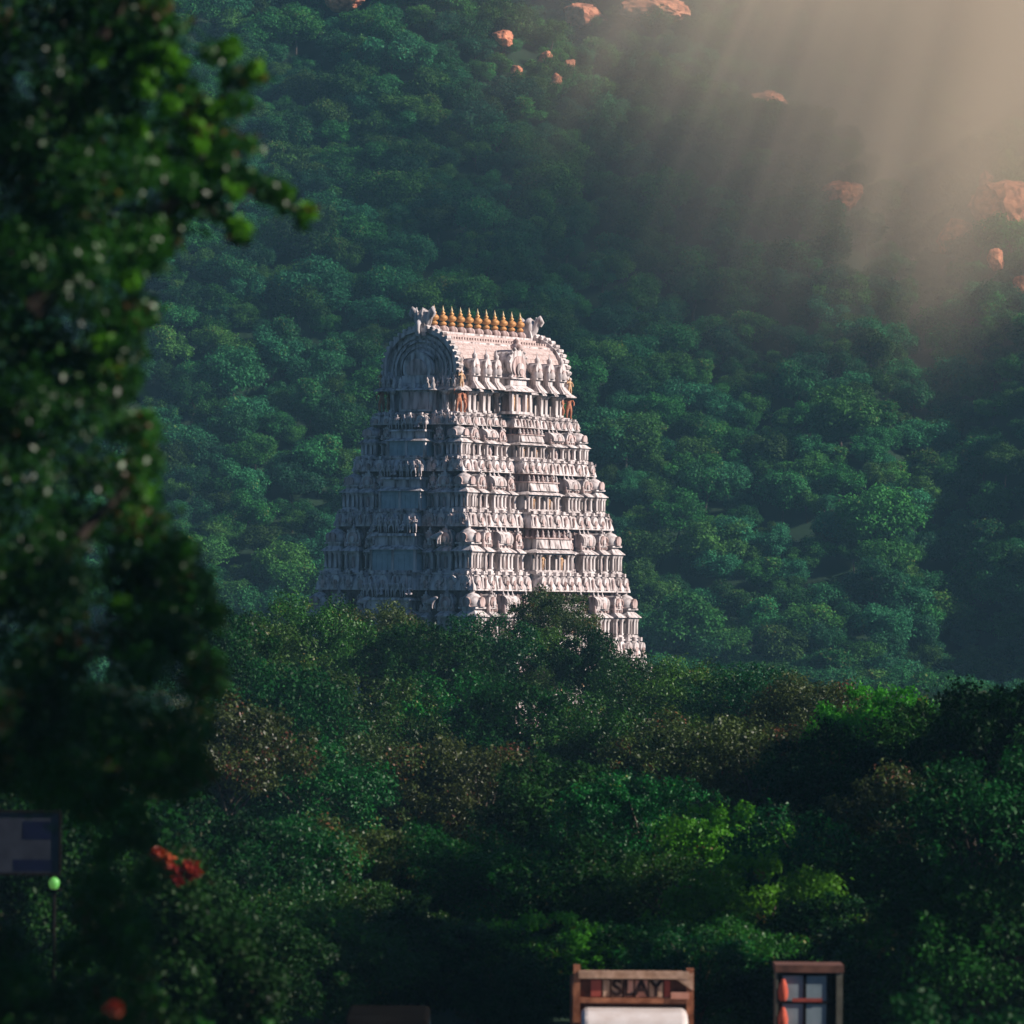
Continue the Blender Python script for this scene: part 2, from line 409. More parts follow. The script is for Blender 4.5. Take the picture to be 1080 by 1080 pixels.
def shrine(w, h, d, kind, mtop=0):
    mb = MB(); W2 = w/2
    mb.box(-W2*1.08, W2*1.08, -d-.06, .1, 0, .05*h)
    mb.box(-W2, W2, -d+.0, .1, .05*h, .085*h)
    mb.box(-W2*.72, W2*.72, -d*.62, .1, .085*h, .44*h)
    cols = [-.86, .86] if w < 1.3 else [-.9, -.34, .34, .9]
    cw = .075 if w < 1.3 else .085
    for c in cols:
        x = c*W2
        mb.box(x-cw, x+cw, -d, -d+2*cw, .10*h, .36*h)
        mb.box(x-cw*1.35, x+cw*1.35, -d-.03, -d+2*cw+.03, .085*h, .12*h)
        mb.fr(x-cw, x+cw, -d, -d+2*cw, .35*h, x-cw*1.9, x+cw*1.9, -d-.08, -d+2*cw+.06, .42*h)
    mb.box(-W2*.2, W2*.2, -d*.70, -d*.6, .10*h, .34*h, 1)        # niche figure slab
    mb.lathe(0, -d*.74, [(W2*.13, .12*h), (W2*.19, .2*h), (W2*.1, .29*h), (W2*.10, .33*h), (.01, .36*h)], 6, 1)
    mb.box(-W2*1.02, W2*1.02, -d-.05, .1, .42*h, .45*h)
    mb.fr(-W2*1.22, W2*1.22, -d-.20, .1, .45*h, -W2*1.16, W2*1.16, -d-.16, .1, .475*h)
    mb.fr(-W2*1.16, W2*1.16, -d-.15, .1, .475*h, -W2*.84, W2*.84, -d+.16, .1, .555*h)
    ktop = .555*h
    mb.box(-W2*.8, W2*.8, -d+.2, .1, ktop, .61*h)
    for c in (-.6, 0, .6): mb.box(c*W2-.05, c*W2+.05, -d+.10, -d+.2, ktop+.01, .62*h, 1)
    mb.box(-W2*.98, W2*.98, -d+.05, .1, .61*h, .645*h)
    z0, z1 = .645*h, .95*h; H = z1-z0
    yc = -d*.45
    if kind == 'kuta' or kind == 'panjara':
        o = horseshoe(w*.98, H*.92, 12)
        mb.prism([(u, z0+z) for u, z in o], -d+.12, .1, mtop)
        o = horseshoe(w*.70, H*.70, 12); mb.prism([(u, z0+z) for u, z in o], -d+.04, -d+.13, 1)
        o = horseshoe(w*.34, H*.42, 8); mb.prism([(u, z0+z) for u, z in o], -d-.03, -d+.05, 0)
        for a in (-.9, -.3, .3, .9):
            mb.box(sin(a)*W2*.86-.05, sin(a)*W2*.86+.05, -d+.06, -d+.2, z0+H*.5+cos(a)*H*.36, z0+H*.5+cos(a)*H*.36+.1, 0)
        mb.lathe(0, -d+.2, [(.07, z0+H*.86), (.13, z0+H*.96), (.06, z0+H*1.03), (.09, z0+H*1.08), (.01, z0+H*1.26)], 6, 0)
    else:
        o = [(yc+u*1.0, z0+z) for u, z in horseshoe(d*1.25, H*.86, 12)]
        mb.prism(o, -W2*.98, W2*.98, mtop, 'x')
        o = horseshoe(w*.42, H*.66, 12); mb.prism([(u, z0+z) for u, z in o], -d-.06, -d*.4, 0)
        o = horseshoe(w*.26, H*.42, 8); mb.prism([(u, z0+z) for u, z in o], -d-.11, -d-.05, 1)
        for c in (-.7, 0, .7):
            mb.lathe(c*W2, yc, [(.06, z0+H*.82), (.11, z0+H*.93), (.05, z0+H*1.0), (.01, z0+H*1.2)], 6, 0)
    # attached little figures
    for c in (-1, 1):
        mb.lathe(c*W2*1.0, -d*.8, [(.09, .555*h), (.12, .60*h), (.07, .66*h), (.09, .69*h), (.01, .73*h)], 6, 1)
    return mb

def corner_shrine(w, h):
    mb = MB(); W2 = w/2
    def sq(a, z0, z1, m=0): mb.box(-a, a, -a, a, z0, z1, m)
    def fq(a, z0, b, z1, m=0): mb.fr(-a, a, -a, a, z0, -b, b, -b, b, z1, m)
    sq(W2*1.1, 0, .05*h); sq(W2*1.0, .05*h, .085*h); sq(W2*.68, .085*h, .44*h)
    cw = .08
    for sx in (-.9, -.36, .36, .9):
        for sy in (-.9, -.36, .36, .9):
            if abs(sx) < .5 and abs(sy) < .5: continue
            x, y = sx*W2*.95, sy*W2*.95
            mb.box(x-cw, x+cw, y-cw, y+cw, .10*h, .37*h)
            mb.fr(x-cw, x+cw, y-cw, y+cw, .35*h, x-cw*1.7, x+cw*1.7, y-cw*1.7, y+cw*1.7, .42*h)
    sq(W2*1.05, .42*h, .45*h); fq(W2*1.28, .45*h, W2*1.22, .475*h); fq(W2*1.2, .475*h, W2*.8, .56*h)
    sq(W2*.72, .56*h, .61*h); sq(W2*1.0, .61*h, .645*h)
    z0, H = .645*h, .30*h
    mb.lathe(0, 0, [(W2*.92, z0), (W2*1.12, z0+H*.15), (W2*1.14, z0+H*.38), (W2*.98, z0+H*.62), (W2*.62, z0+H*.85), (W2*.28, z0+H*.96), (.06, z0+H)], 8, 0)
    for a in range(4):
        c, s_ = cos(a*pi/2), sin(a*pi/2)
        o = horseshoe(w*.5, H*.66, 8)
        vs = []
        for yy in (W2*.9, W2*1.22):
            for u, z in o: vs.append((c*yy-s_*u, s_*yy+c*u, z0+z+.02))
        n = len(o); mb.add(vs, [(i, (i+1) % n, n+(i+1) % n, n+i) for i in range(n)]+[tuple(range(n, 2*n))], 1)
    mb.lathe(0, 0, [(.09, z0+H*.95), (.16, z0+H*1.05), (.07, z0+H*1.14), (.10, z0+H*1.2), (.01, z0+H*1.42)], 8, 0)
    return mb

def plan(a, b, pa, pb, pd, off):
    """CCW outline of a rectangle with a projection in the middle of each side; pa: half width of projection on long sides"""
    A, B = a+off, b+off; qa, qb = pa+off, pb+off; e = pd
    return [(-A, -B), (-qa, -B), (-qa, -B-e), (qa, -B-e), (qa, -B), (A, -B), (A, -qb), (A+e, -qb), (A+e, qb), (A, qb), (A, B),
            (qa, B), (qa, B+e), (-qa, B+e), (-qa, B), (-A, B), (-A, qb), (-A-e, qb), (-A-e, -qb), (-A, -qb)]

def ring(mb, prof, a, b, pa, pb, pd, m=0):
    n = 20; rows = [plan(a, b, pa, pb, pd, o) for o, z in prof]
    vs = [(x, y, prof[i][1]) for i, r in enumerate(rows) for x, y in r]
    fs = [(j*n+i, j*n+(i+1) % n, (j+1)*n+(i+1) % n, (j+1)*n+i) for j in range(len(prof)-1) for i in range(n)]
    mb.add(vs, fs, m)
    mb.add(vs[:n][::-1], [tuple(range(n))], m); mb.add(vs[-n:], [tuple(range(n))], m)

def cornice(a, b, pa, pb, pd, hb, rng):
    mb = MB()
    ring(mb, [(-.45, 0), (0, 0), (.0, .05*hb), (-.05, .3*hb), (-.14, .6*hb), (-.30, .84*hb), (-.30, .90*hb), (-.22, .92*hb), (-.22, hb), (-.5, hb)], a, b, pa, pb, pd)
    # small arches and blocks in relief on the four faces
    def strip(xa, xb, yf, rot):
        n = max(1, int(round((xb-xa)/.78))); st = (xb-xa)/n
        for i in range(n):
            x = xa+st*(i+.5)+rng.uniform(-.03, .03); q = rng.random()
            tmp = MB()
            if q < .62:
                o = horseshoe(.52, hb*.74, 10); tmp.prism([(x+u, .10*hb+z) for u, z in o], yf-.035, yf+.30, 0)
                o = horseshoe(.30, hb*.46, 8); tmp.prism([(x+u, .13*hb+z) for u, z in o], yf-.085, yf-.03, 1)
            else:
                tmp.fr(x-.28, x+.28, yf-.02, yf+.3, .12*hb, x-.22, x+.22, yf+.08, yf+.3, .78*hb, 0)
                tmp.lathe(x, yf-.02, [(.06, .14*hb), (.10, .35*hb), (.06, .55*hb), (.08, .66*hb), (.01, .80*hb)], 6, 1)
            tmp.box(x-.10, x+.06, yf+.05, yf+.25, hb*.9, hb*1.10, 0)
            vs = [rot(p) for p in tmp.v]; bse = len(mb.v); mb.v += vs
            mb.f += [tuple(bse+k for k in f) for f in tmp.f]; mb.m += tmp.m; mb.sm += tmp.sm
    rots = [(lambda p: p), (lambda p: (-p[0], -p[1], p[2]))]
    for rt in rots:
        strip(-a+.1, -pa-.15, -b, rt); strip(pa+.15, a-.1, -b, rt); strip(-pa, pa, -b-pd, rt)
    rots = [(lambda p: (-p[1], p[0], p[2])), (lambda p: (p[1], -p[0], p[2]))]
    for rt in rots:
        strip(-b+.1, -pb-.15, -a, rt); strip(pb+.15, b-.1, -a, rt); strip(-pb, pb, -a-pd, rt)
    return mb

# sculpted figures (one continuous skinned body each)
def skin_mesh(name, verts, edges, radii, mat, sub=1):
    me = bpy.data.meshes.new(name); me.from_pydata(verts, edges, []); o = bpy.data.objects.new(name, me); COL.objects.link(o)
    md = o.modifiers.new('s', 'SKIN'); sl = me.skin_vertices[0].data
    for i, r in enumerate(radii): sl[i].radius = (r, r) if not isinstance(r, tuple) else r
    sl[0].use_root = True
    s2 = o.modifiers.new('d', 'SUBSURF'); s2.levels = sub; s2.render_levels = sub
    dg = bpy.context.evaluated_depsgraph_get(); out = bpy.data.meshes.new_from_object(o.evaluated_get(dg))
    out.name = name; out.materials.clear(); out.materials.append(mat)
    out.polygons.foreach_set('use_smooth', [True]*len(out.polygons))
    bpy.data.objects.remove(o); bpy.data.meshes.remove(me); return out

def figure(name, mat, pose):
    # unit height 1
    V = [(0, 0, .50), (0, 0, .62), (0, 0, .76), (0, 0, .83), (0, -.01, .90), (0, 0, 1.02)]
    E = [(0, 1), (1, 2), (2, 3), (3, 4), (4, 5)]
    Rr = [.085, .075, .095, .04, .065, .03]
    def chain(frm, pts, rs):
        p = frm
        for q, r in zip(pts, rs): V.append(q); Rr.append(r); E.append((p, len(V)-1)); p = len(V)-1
    if pose == 'sit':
        V = [(x, y, z-.28) for x, y, z in V]
        chain(0, [(-.14, -.10, .2), (-.20, -.2, .16), (-.05, -.24, .12)], [.06, .05, .035]); chain(0, [(.14, -.10, .2), (.20, -.2, .16), (.05, -.24, .12)], [.06, .05, .035])
        chain(2, [(-.14, 0, .48), (-.2, -.05, .34), (-.13, -.16, .26)], [.045, .035, .03]); chain(2, [(.14, 0, .48), (.21, -.06, .36), (.2, -.15, .46)], [.045, .035, .03])
    else:
        if pose == 'stride':
            chain(0, [(-.10, .0, .45), (-.17, -.08, .26), (-.16, .02, .03), (-.16, -.07, .02)], [.07, .05, .035, .03])
            chain(0, [(.10, 0, .45), (.13, .0, .26), (.14, .03, .03), (.14, -.06, .02)], [.07, .05, .035, .03])
        else:
            chain(0, [(-.08, 0, .45), (-.09, -.02, .26), (-.09, .02, .03), (-.10, -.07, .02)], [.07, .05, .035, .03])
            chain(0, [(.08, 0, .45), (.09, -.02, .26), (.09, .02, .03), (.10, -.07, .02)], [.07, .05, .035, .03])
        if pose == 'raise':
            chain(2, [(-.14, 0, .78), (-.24, -.03, .70), (-.22, -.05, .92)], [.045, .035, .03]); chain(2, [(.14, 0, .78), (.24, 0, .65), (.18, -.08, .52)], [.045, .035, .03])
        elif pose == 'pray':
            chain(2, [(-.14, 0, .78), (-.18, -.05, .64), (-.03, -.15, .70)], [.045, .035, .03]); chain(2, [(.14, 0, .78), (.18, -.05, .64), (.03, -.15, .70)], [.045, .035, .03])
        else:
            chain(2, [(-.14, 0, .78), (-.22, 0, .63), (-.19, -.06, .48)], [.045, .035, .03]); chain(2, [(.14, 0, .78), (.23, -.02, .64), (.14, -.1, .60)], [.045, .035, .03])
    return skin_mesh(name, V, E, Rr, mat)

FIG = {p: figure('statue', M_FIG, p) for p in ('stand', 'stride', 'raise', 'pray', 'sit')}
FIG_O = {p: figure('statue', M_OCHRE, p) for p in ('stand', 'raise')}
FIG_R = {p: figure('statue', M_RUST, p) for p in ('stride', 'raise')}
FIG_P = figure('statue', M_STUCCO2, 'sit')
BULL = skin_mesh('bull_statue', [(0, 0, .55), (.3, 0, .55), (.6, 0, .6), (.8, 0, .8), (1.0, 0, .78), (-.02, .12, .3), (-.02, .12, .02), (-.02, -.12, .3), (-.02, -.12, .02),
        (.6, .13, .3), (.62, .13, .02), (.6, -.13, .3), (.62, -.13, .02), (-.16, 0, .5), (-.2, 0, .2)],
        [(0, 1), (1, 2), (2, 3), (3, 4), (0, 5), (5, 6), (0, 7), (7, 8), (2, 9), (9, 10), (2, 11), (11, 12), (0, 13), (13, 14)],
        [.17, .19, .2, .12, .09, .07, .05, .07, .05, .07, .05, .07, .05, .03, .03], M_FIG)

# tier geometry (half sizes of the cornice lips, metres)
ZB = [20.9, 18.22, 15.07, 11.43, 7.6, 4.3]          # bottom of cornice k
HB = [.62, .80, .90, 1.0, 1.1, 1.1]                   # cornice heights
LA = [6.95, 7.55, 8.20, 8.90, 9.60, 10.3]             # half length at lip
LB = [2.95, 3.74, 4.56, 5.32, 6.05, 6.7]              # half width at lip
trng = random.Random(3)
mats2 = [M_STUCCO, M_STUCCO2]

def porch_long(w, h, d):
    """central projecting bay of the long faces: doorway, pilasters, eave, cloth-like barrel roof"""
    mb = MB(); W2 = w/2
    mb.box(-W2*1.04, W2*1.04, -d-.08, .1, 0, .06*h); mb.box(-W2, W2, -d, .1, .06*h, .09*h)
    for sx in (-1, 1):
        mb.box(*(sorted((sx*W2*.96, sx*W2*.24))), -d+.32, .1, .09*h, .46*h)
    mb.box(-W2*.24, W2*.24, -d+.9, .1, .09*h, .46*h, 2)
    mb.box(-W2*.24, W2*.24, -d+.3, .1, .40*h, .46*h)
    for c in (-.92, -.72, -.27, .27, .72, .92):
        x = c*W2; mb.box(x-.07, x+.07, -d+.02, -d+.16, .09*h, .38*h); mb.fr(x-.07, x+.07, -d+.02, -d+.16, .37*h, x-.13, x+.13, -d-.05, -d+.2, .43*h)
    mb.box(-W2*1.02, W2*1.02, -d-.03, .1, .43*h, .465*h)
    mb.fr(-W2*1.12, W2*1.12, -d-.2, .1, .465*h, -W2*1.08, W2*1.08, -d-.17, .1, .49*h)
    mb.fr(-W2*1.08, W2*1.08, -d-.16, .1, .49*h, -W2*.9, W2*.9, -d+.16, .1, .56*h)
    for i in range(3):
        x0 = -W2*.86+i*W2*.59; mb.fr(x0, x0+W2*.55, -d-.06, .1, .57*h, x0+.05, x0+W2*.55-.05, -d+.08, .1, .76*h, 0)
    mb.box(-W2*.9, W2*.9, -d+.1, .1, .56*h, .78*h)
    mb.box(-W2*.98, W2*.98, -d+.02, .1, .78*h, .81*h, 1)
    for i in range(7):
        x = -W2*.85+i*W2*.283; mb.lathe(x, -d+.12, [(.10, .81*h), (.13, .85*h), (.06, .89*h), (.09, .92*h), (.01, .98*h)], 6, i % 2)
    return mb
def porch_short(w, h, d):
    mb = MB(); W2 = w/2
    mb.box(-W2*1.05, W2*1.05, -d-.08, .1, 0, .05*h)
    mb.box(-W2, W2, -d, .1, .05*h, .50*h, 2)
    for c in (-.98, 0, .98):
        x = c*W2; mb.box(x-.07, x+.07, -d-.07, -d+.1, .05*h, .5*h, 0)
    for c in (-.75, -.5, -.25, .25, .5, .75): mb.box(c*W2-.02, c*W2+.02, -d-.025, -d+.1, .06*h, .43*h, 2)
    mb.box(-W2, W2, -d-.05, .1, .40*h, .43*h, 2)
    mb.fr(-W2*1.16, W2*1.16, -d-.24, .1, .50*h, -W2*1.1, W2*1.1, -d-.18, .1, .53*h)
    mb.fr(-W2*1.1, W2*1.1, -d-.17, .1, .53*h, -W2*.92, W2*.92, -d+.12, .1, .60*h)
    mb.box(-W2*.9, W2*.9, -d+.15, .1, .60*h, .80*h, 0)
    mb.fr(-W2*1.0, W2*1.0, -d-.02, .1, .80*h, -W2*.95, W2*.95, -d+.05, .1, .86*h, 0)
    return mb

for k in range(5):
    # tier k stands on cornice k+1 and carries cornice k
    z0 = ZB[k+1]+HB[k+1]; z1 = ZB[k]; h = z1-z0
    a, b_ = LA[k], LB[k]; A2, B2 = LA[k+1], LB[k+1]
    core = MB(); ca, cb = a-.32, b_-.32
    core.box(-ca, ca, -cb, cb, z0-.05, z1+.05)
    dl = B2-.42-cb; dw = A2-.42-ca
    pa, pb = (1.45, 1.8, 2.15, 2.4, 2.6)[k], 1.25+.12*k; pd = .5
    for q in (.47, .55, .96): core.box(-ca-.07, ca+.07, -cb-.07, cb+.07, z0+q*h, z0+q*h+.10)
    for i in range(26):   # shallow pilasters on the core
        x = -ca+.2+i*(2*ca-.4)/25
        for s_ in (-1, 1): core.box(x-.06, x+.06, s_*(cb+.04)-.06, s_*(cb+.04)+.06, z0+.05, z0+h*.94)
    for i in range(12):
        y = -cb+.2+i*(2*cb-.4)/11
        for s_ in (-1, 1): core.box(s_*(ca+.04)-.06, s_*(ca+.04)+.06, y-.06, y+.06, z0+.05, z0+h*.94)
    T = core.obj('tier', [M_RECESS_SHADE], TOWER)
    cornice(a, b_, pa*.98, pb*.98, pd, HB[k], trng).obj('cornice', mats2, T, (0, 0, z1))
    hs = h*1.02
    # shrines on the long faces (y = -cb and +cb)
    corner_w = .98+.06*k
    cs_me = corner_shrine(corner_w, hs).mesh('corner_shrine', mats2)
    for sx in (-1, 1):
        for sy in (-1, 1):
            link_mesh('corner_shrine', cs_me, T, (sx*(A2-.38-corner_w/2), sy*(B2-.38-corner_w/2), z0))
    xs_out = A2-.42-corner_w-.2
    span = xs_out-(pa+.3)
    m_p = shrine(.80, hs, dl, 'panjara').mesh('niche_shrine', mats2)
    m_s = shrine(1.25+.06*k, hs*.98, dl*1.08, 'shala').mesh('niche_shrine', mats2)
    m_q = shrine(.62, hs*.96, dl*.8, 'panjara', 1).mesh('niche_shrine', mats2)
    for sy, rz in ((-1, 0), (1, pi)):
        for sx in (-1, 1):
            for t, mm in ((.86, m_p), (.47, m_s), (.08, m_q)):
                x = sx*(pa+.3+span*t); link_mesh('niche_shrine', mm, T, (x, sy*cb, z0), rz)
    m_w = shrine(.95, hs, dw, 'panjara').mesh('niche_shrine', mats2)
    m_v = shrine(.55, hs*.95, dw*.8, 'panjara', 1).mesh('niche_shrine', mats2)
    spw = (B2-.42-corner_w-.15)-(pb+.2)
    for sx, rz in ((-1, -pi/2), (1, pi/2)):
        for sy in (-1, 1):
            if spw > .9:
                link_mesh('niche_shrine', m_w, T, (sx*ca, sy*(pb+.2+spw*.72), z0), rz)
                link_mesh('niche_shrine', m_v, T, (sx*ca, sy*(pb+.2+spw*.14), z0), rz)
            else: link_mesh('niche_shrine', m_v, T, (sx*ca, sy*(pb+.2+spw*.45), z0), rz)
    pl = porch_long(2*pa, h*.98, dl+pd).mesh('porch', [M_STUCCO, M_STUCCO2, M_DARK])
    ps = porch_short(2*pb, h*.98, dw+pd).mesh('porch', [M_STUCCO, M_STUCCO2, M_PANEL])
    for sy, rz in ((-1, 0), (1, pi)):
        link_mesh('porch', pl, T, (0, sy*cb, z0), rz)
        for sx in (-1, 1):
            o = link_mesh('guardian_statue', FIG_O['stand' if sx < 0 else 'raise'], T, (sx*pa*.49, sy*(cb+dl+pd-.2), z0+.09*h), rz, .33*h)
    for sx, rz in ((-1, -pi/2), (1, pi/2)): link_mesh('porch', ps, T, (sx*ca, 0, z0), rz)
    # rows of figures: above the short porches, on the cornice lips and in the recesses
    poses = ['stand', 'raise', 'pray', 'sit', 'stride']
    for sx, rz in ((-1, -pi/2), (1, pi/2)):
        n = 6+k
        for i in range(n):
            y = -pb*.92+i*(2*pb*.92)/(n-1)
            link_mesh('statue', FIG[poses[(i*3+k) % 5]], T, (sx*(ca+dw+pd-.1), y, z0+.86*h), rz+trng.uniform(-.4, .4), .82+.05*k)
        n = 4+k
        for s_ in (-1, 1):
            for i in range(n):
                y = s_*(pb+.25+i*(b_-pb-.4)/(n-1)*.95)
                link_mesh('statue', FIG[poses[(i+2*k) % 5]], T, (sx*(a-.05), y, z1+HB[k]*.12), rz+trng.uniform(-.4, .4), .74)
    for sy, rz in ((-1, 0), (1, pi)):
        for s_ in (-1, 1):
            n = 5
            for i in range(n):
                x = s_*(pa+.4+i*(A2-1.2-pa)/(n-1))+trng.uniform(-.1, .1)
                link_mesh('statue', FIG[poses[(i+k) % 5]] if i % 3 else FIG_P, T, (x, sy*(B2-.55-.3), z0), rz+trng.uniform(-.5, .5), .62)
    if k in (2, 3):
        link_mesh('bull_statue', BULL, T, (-ca-dw-.25, -pb-.95, z0+.60*h), -pi/2-.2, .85)
        link_mesh('bull_statue', BULL, T, (-ca-dw-.25, pb+.35, z0+.60*h), -pi/2-.2, .85)

# base storeys, mostly behind the trees
base = MB()
base.box(-LA[5]-.2, LA[5]+.2, -LB[5]-.2, LB[5]+.2, -.5, .8); base.box(-LA[5]+.3, LA[5]-.3, -LB[5]+.3, LB[5]-.3, .8, ZB[5]+.05)
for i in range(18):
    x = -LA[5]+.6+i*(2*LA[5]-1.2)/17
    for s_ in (-1, 1): base.box(x-.18, x+.18, s_*(LB[5]-.24)-.14, s_*(LB[5]-.24)+.14, .8, ZB[5])
Tb = base.obj('base', [M_STUCCO2], TOWER)
cornice(LA[5], LB[5], 2.2, 1.8, .5, HB[5], trng).obj('cornice', mats2, Tb, (0, 0, ZB[5]))

# neck storey under the barrel roof
ZN0 = ZB[0]+HB[0]; ZN1 = 22.85
neck = MB(); na, nb_ = 5.95, 2.15
neck.box(-na, na, -nb_, nb_, ZN0-.05, ZN1+.1); neck.box(-na-.55, na+.55, -nb_-.5, nb_+.5, ZN0-.02, ZN0+.14)
NK = neck.obj('neck_storey', [M_STUCCO], TOWER)
def pillar(h):
    mb = MB(); mb.box(-.19, .19, -.19, .19, 0, .12); mb.box(-.13, .13, -.13, .13, .12, h-.22)
    mb.fr(-.13, .13, -.13, .13, h-.24, -.25, .25, -.25, .25, h-.06); mb.box(-.27, .27, -.27, .27, h-.06, h); return mb
pm = pillar(ZN1-ZN0-.14).mesh('pillar', M_STUCCO)
px_list = [-5.1, -4.55, -3.5, -2.95, -1.75, 1.75, 3.0, 3.5, 4.7, 5.2]
for x in px_list:
    for sy in (-1, 1): link_mesh('pillar', pm, NK, (x, sy*(nb_+.38), ZN0+.14))
for y in (-1.75, 1.75):
    for sx in (-1, 1): link_mesh('pillar', pm, NK, (sx*(na+.33), y, ZN0+.14))
# eave over the neck
ev = MB()
ring(ev, [(-.3, 0), (.25, 0), (.25, .05), (.05, .2), (-.15, .3), (-.25, .34)], na+.3, nb_+.55, 1.3, 1.0, .35)
ev.obj('eave', mats2, NK, (0, 0, ZN1))
def roof_shrine(w, h, d):
    mb = MB(); W2 = w/2
    mb.fr(-W2*1.3, W2*1.3, -d-.2, .2, 0, -W2*.8, W2*.8, -d+.15, .2, .45)
    mb.box(-W2*.7, W2*.7, -d+.2, .2, .4, .75); mb.box(-W2*.95, W2*.95, -d+.08, .2, .75, .85)
    o = horseshoe(w*.95, h-.95, 12); mb.prism([(u, .85+z) for u, z in o], -d+.12, .4, 0)
    o = horseshoe(w*.55, (h-.95)*.6, 10); mb.prism([(u, .88+z) for u, z in o], -d+.02, -d+.14, 1)
    mb.lathe(0, -d*.5, [(W2*.9, .85), (W2*1.0, 1.1), (W2*.7, h-.5), (W2*.3, h-.15), (.14, h-.05), (.16, h+.1), (.05, h+.22), (.01, h+.5)], 8, 0); return mb
rsm = roof_shrine(.72, 1.85, .55).mesh('roof_shrine', mats2)
for x in (-4.8, -3.5, -2.4, 2.2, 3.6, 4.95):
    for sy, rz in ((-1, 0), (1, pi)): link_mesh('roof_shrine', rsm, NK, (x, sy*(nb_+.35), ZN1+.15), rz)
# central dormer
dm = MB()
dm.box(-1.15, 1.15, -1.05, .2, -1.3, -1.15); dm.box(-.25, .25, -.75, .2, -1.15, -.15, 1)
for c in (-1.0, -.5, .5, 1.0): dm.box(c-.1, c+.1, -1.0, -.8, -1.15, -.02)
dm.fr(-1.45, 1.45, -1.25, .2, 0, -1.0, 1.0, -.7, .2, .5); dm.box(-1.0, 1.0, -.75, .2, .5, .95)
dm.box(-1.15, 1.15, -.9, .2, .95, 1.05)
o = horseshoe(2.1, 2.1, 18); dm.prism([(u, 1.05+z) for u, z in o], -.75, 1.6, 0)
o = horseshoe(1.6, 1.6, 18); dm.prism([(u, 1.08+z) for u, z in o], -.85, -.74, 1)
o = horseshoe(1.0, 1.05, 14); dm.prism([(u, 1.1+z) for u, z in o], -.95, -.84, 0)
o = horseshoe(.5, .6, 10); dm.prism([(u, 1.12+z) for u, z in o], -1.02, -.94, 1)
for i in range(9):
    t = pi*(i+.0)/8; dm.lathe(1.08*cos(t), -.72, [(.06, 2.05+1.08*sin(t)), (.14, 2.13+1.08*sin(t)), (.02, 2.3+1.08*sin(t))], 6, 0)
dm.lathe(0, -.6, [(.15, 3.05), (.34, 3.25), (.38, 3.45), (.2, 3.62), (.26, 3.75), (.02, 4.0)], 8, 1)
for i_, p_ in enumerate(dm.v):
    if p_[2] > 0: dm.v[i_] = (p_[0]*.9, p_[1], p_[2]*.78)
dmm = dm.mesh('dormer', [M_STUCCO, M_STUCCO2, M_DARK])
for sy, rz in ((-1, 0), (1, pi)):
    link_mesh('dormer', dmm, NK, (-.7, sy*(nb_+.35), ZN1+.1), rz)
    for sx in (-1, 1): link_mesh('guardian_statue', FIG_O['raise'], NK, (-.7+sx*.72, sy*(nb_+1.2), ZN0+.2), rz, 1.1)
for sx in (-1, 1):
    for sy in (-1, 1):
        for j, (ox, oy) in enumerate(((.25, .35), (-.45, .30))):
            link_mesh('corner_statue', FIG_R['stride' if j else 'raise'], NK, (sx*(na+ox), sy*(nb_+oy+.1), ZN0+.1), -.5+j+(0 if sy < 0 else pi), 1.45)
        link_mesh('corner_statue', FIG_O['raise'], NK, (sx*(na+.15), sy*(nb_+.55), ZN1+.1), -.3+(0 if sy < 0 else pi), 1.05)
# short-side porch of the neck
sp_ = MB()
sp_.box(-1.1, 1.1, -.75, .2, 0, 1.2, 0); sp_.box(-.9, .9, -.82, -.7, .12, 1.1, 1)
sp_.fr(-1.5, 1.5, -1.1, .2, 1.2, -1.1, 1.1, -.6, .2, 1.6); sp_.box(-1.0, 1.0, -.65, .2, 1.6, 2.05)
sp_.prism([(u*1.0, 2.05+z) for u, z in horseshoe(1.9, 1.35, 14)], -.62, .4, 0)
sp_.prism([(u*1.0, 2.08+z) for u, z in horseshoe(1.3, .95, 14)], -.72, -.6, 1)
for x in (-1.3, -.9, .9, 1.3, 0): sp_.lathe(x, -.95, [(.1, 1.32), (.14, 1.5), (.07, 1.66), (.1, 1.76), (.01, 1.95)], 6, 0)
spm = sp_.mesh('porch', mats2)
for sx, rz in ((-1, -pi/2), (1, pi/2)):
    link_mesh('porch', spm, NK, (sx*na, 0, ZN0+.15), rz)
    for s_ in (-1, 1):
        for i in range(4): link_mesh('statue', FIG[['sit', 'raise', 'pray', 'stand'][i]], NK, (sx*(na+.45), s_*(1.3+i*.36), ZN1+.22), rz, .66)

# barrel roof
ZR = ZN1+.3
roof = MB()
def barrel(w, h, n=22):
    o = []
    for i in range(n+1):
        t = pi*i/n; c, s_ = cos(t), sin(t)
        o.append((w/2*(abs(c)**.80)*(1 if c >= 0 else -1), h*(s_**.78)))
    return o
o = barrel(4.75, 3.0)
roof.prism(o, -5.75, 5.85, 0, 'x')
# rows of scale tiles in relief
for i in range(3, 20):
    if 8 < i < 14: continue
    u, z = o[i]; u2, z2 = o[i+1] if i < 11 else o[i-1]
    roof.box(-5.75, 5.75, min(u, u2)-.02, max(u, u2)+.02, min(z, z2)-.015, min(z, z2)+.035+.0*i, 0)
for sy in (-1, 1):
    roof.box(-5.8, 5.8, sy*1.45-.10, sy*1.45+.12, 2.42, 2.62, 1)
    for i in range(40): roof.box(-5.7+i*.29, -5.55+i*.29, sy*1.12-.16, sy*1.12+.16, 2.64, 2.88, 0)
roof.box(-5.45, 5.45, -.75, .75, 2.9, 3.06); roof.box(-5.4, 5.4, -.5, .5, 3.06, 3.2, 1)
M_TILE = noise_mat('roof_scales', (.50, .37, .33), (.76, .62, .57), 5, .85, .6, c3=(.70, .55, .50))
nt = M_TILE.node_tree; bk = nt.nodes.new('ShaderNodeTexBrick'); bk.inputs['Scale'].default_value = 4.5
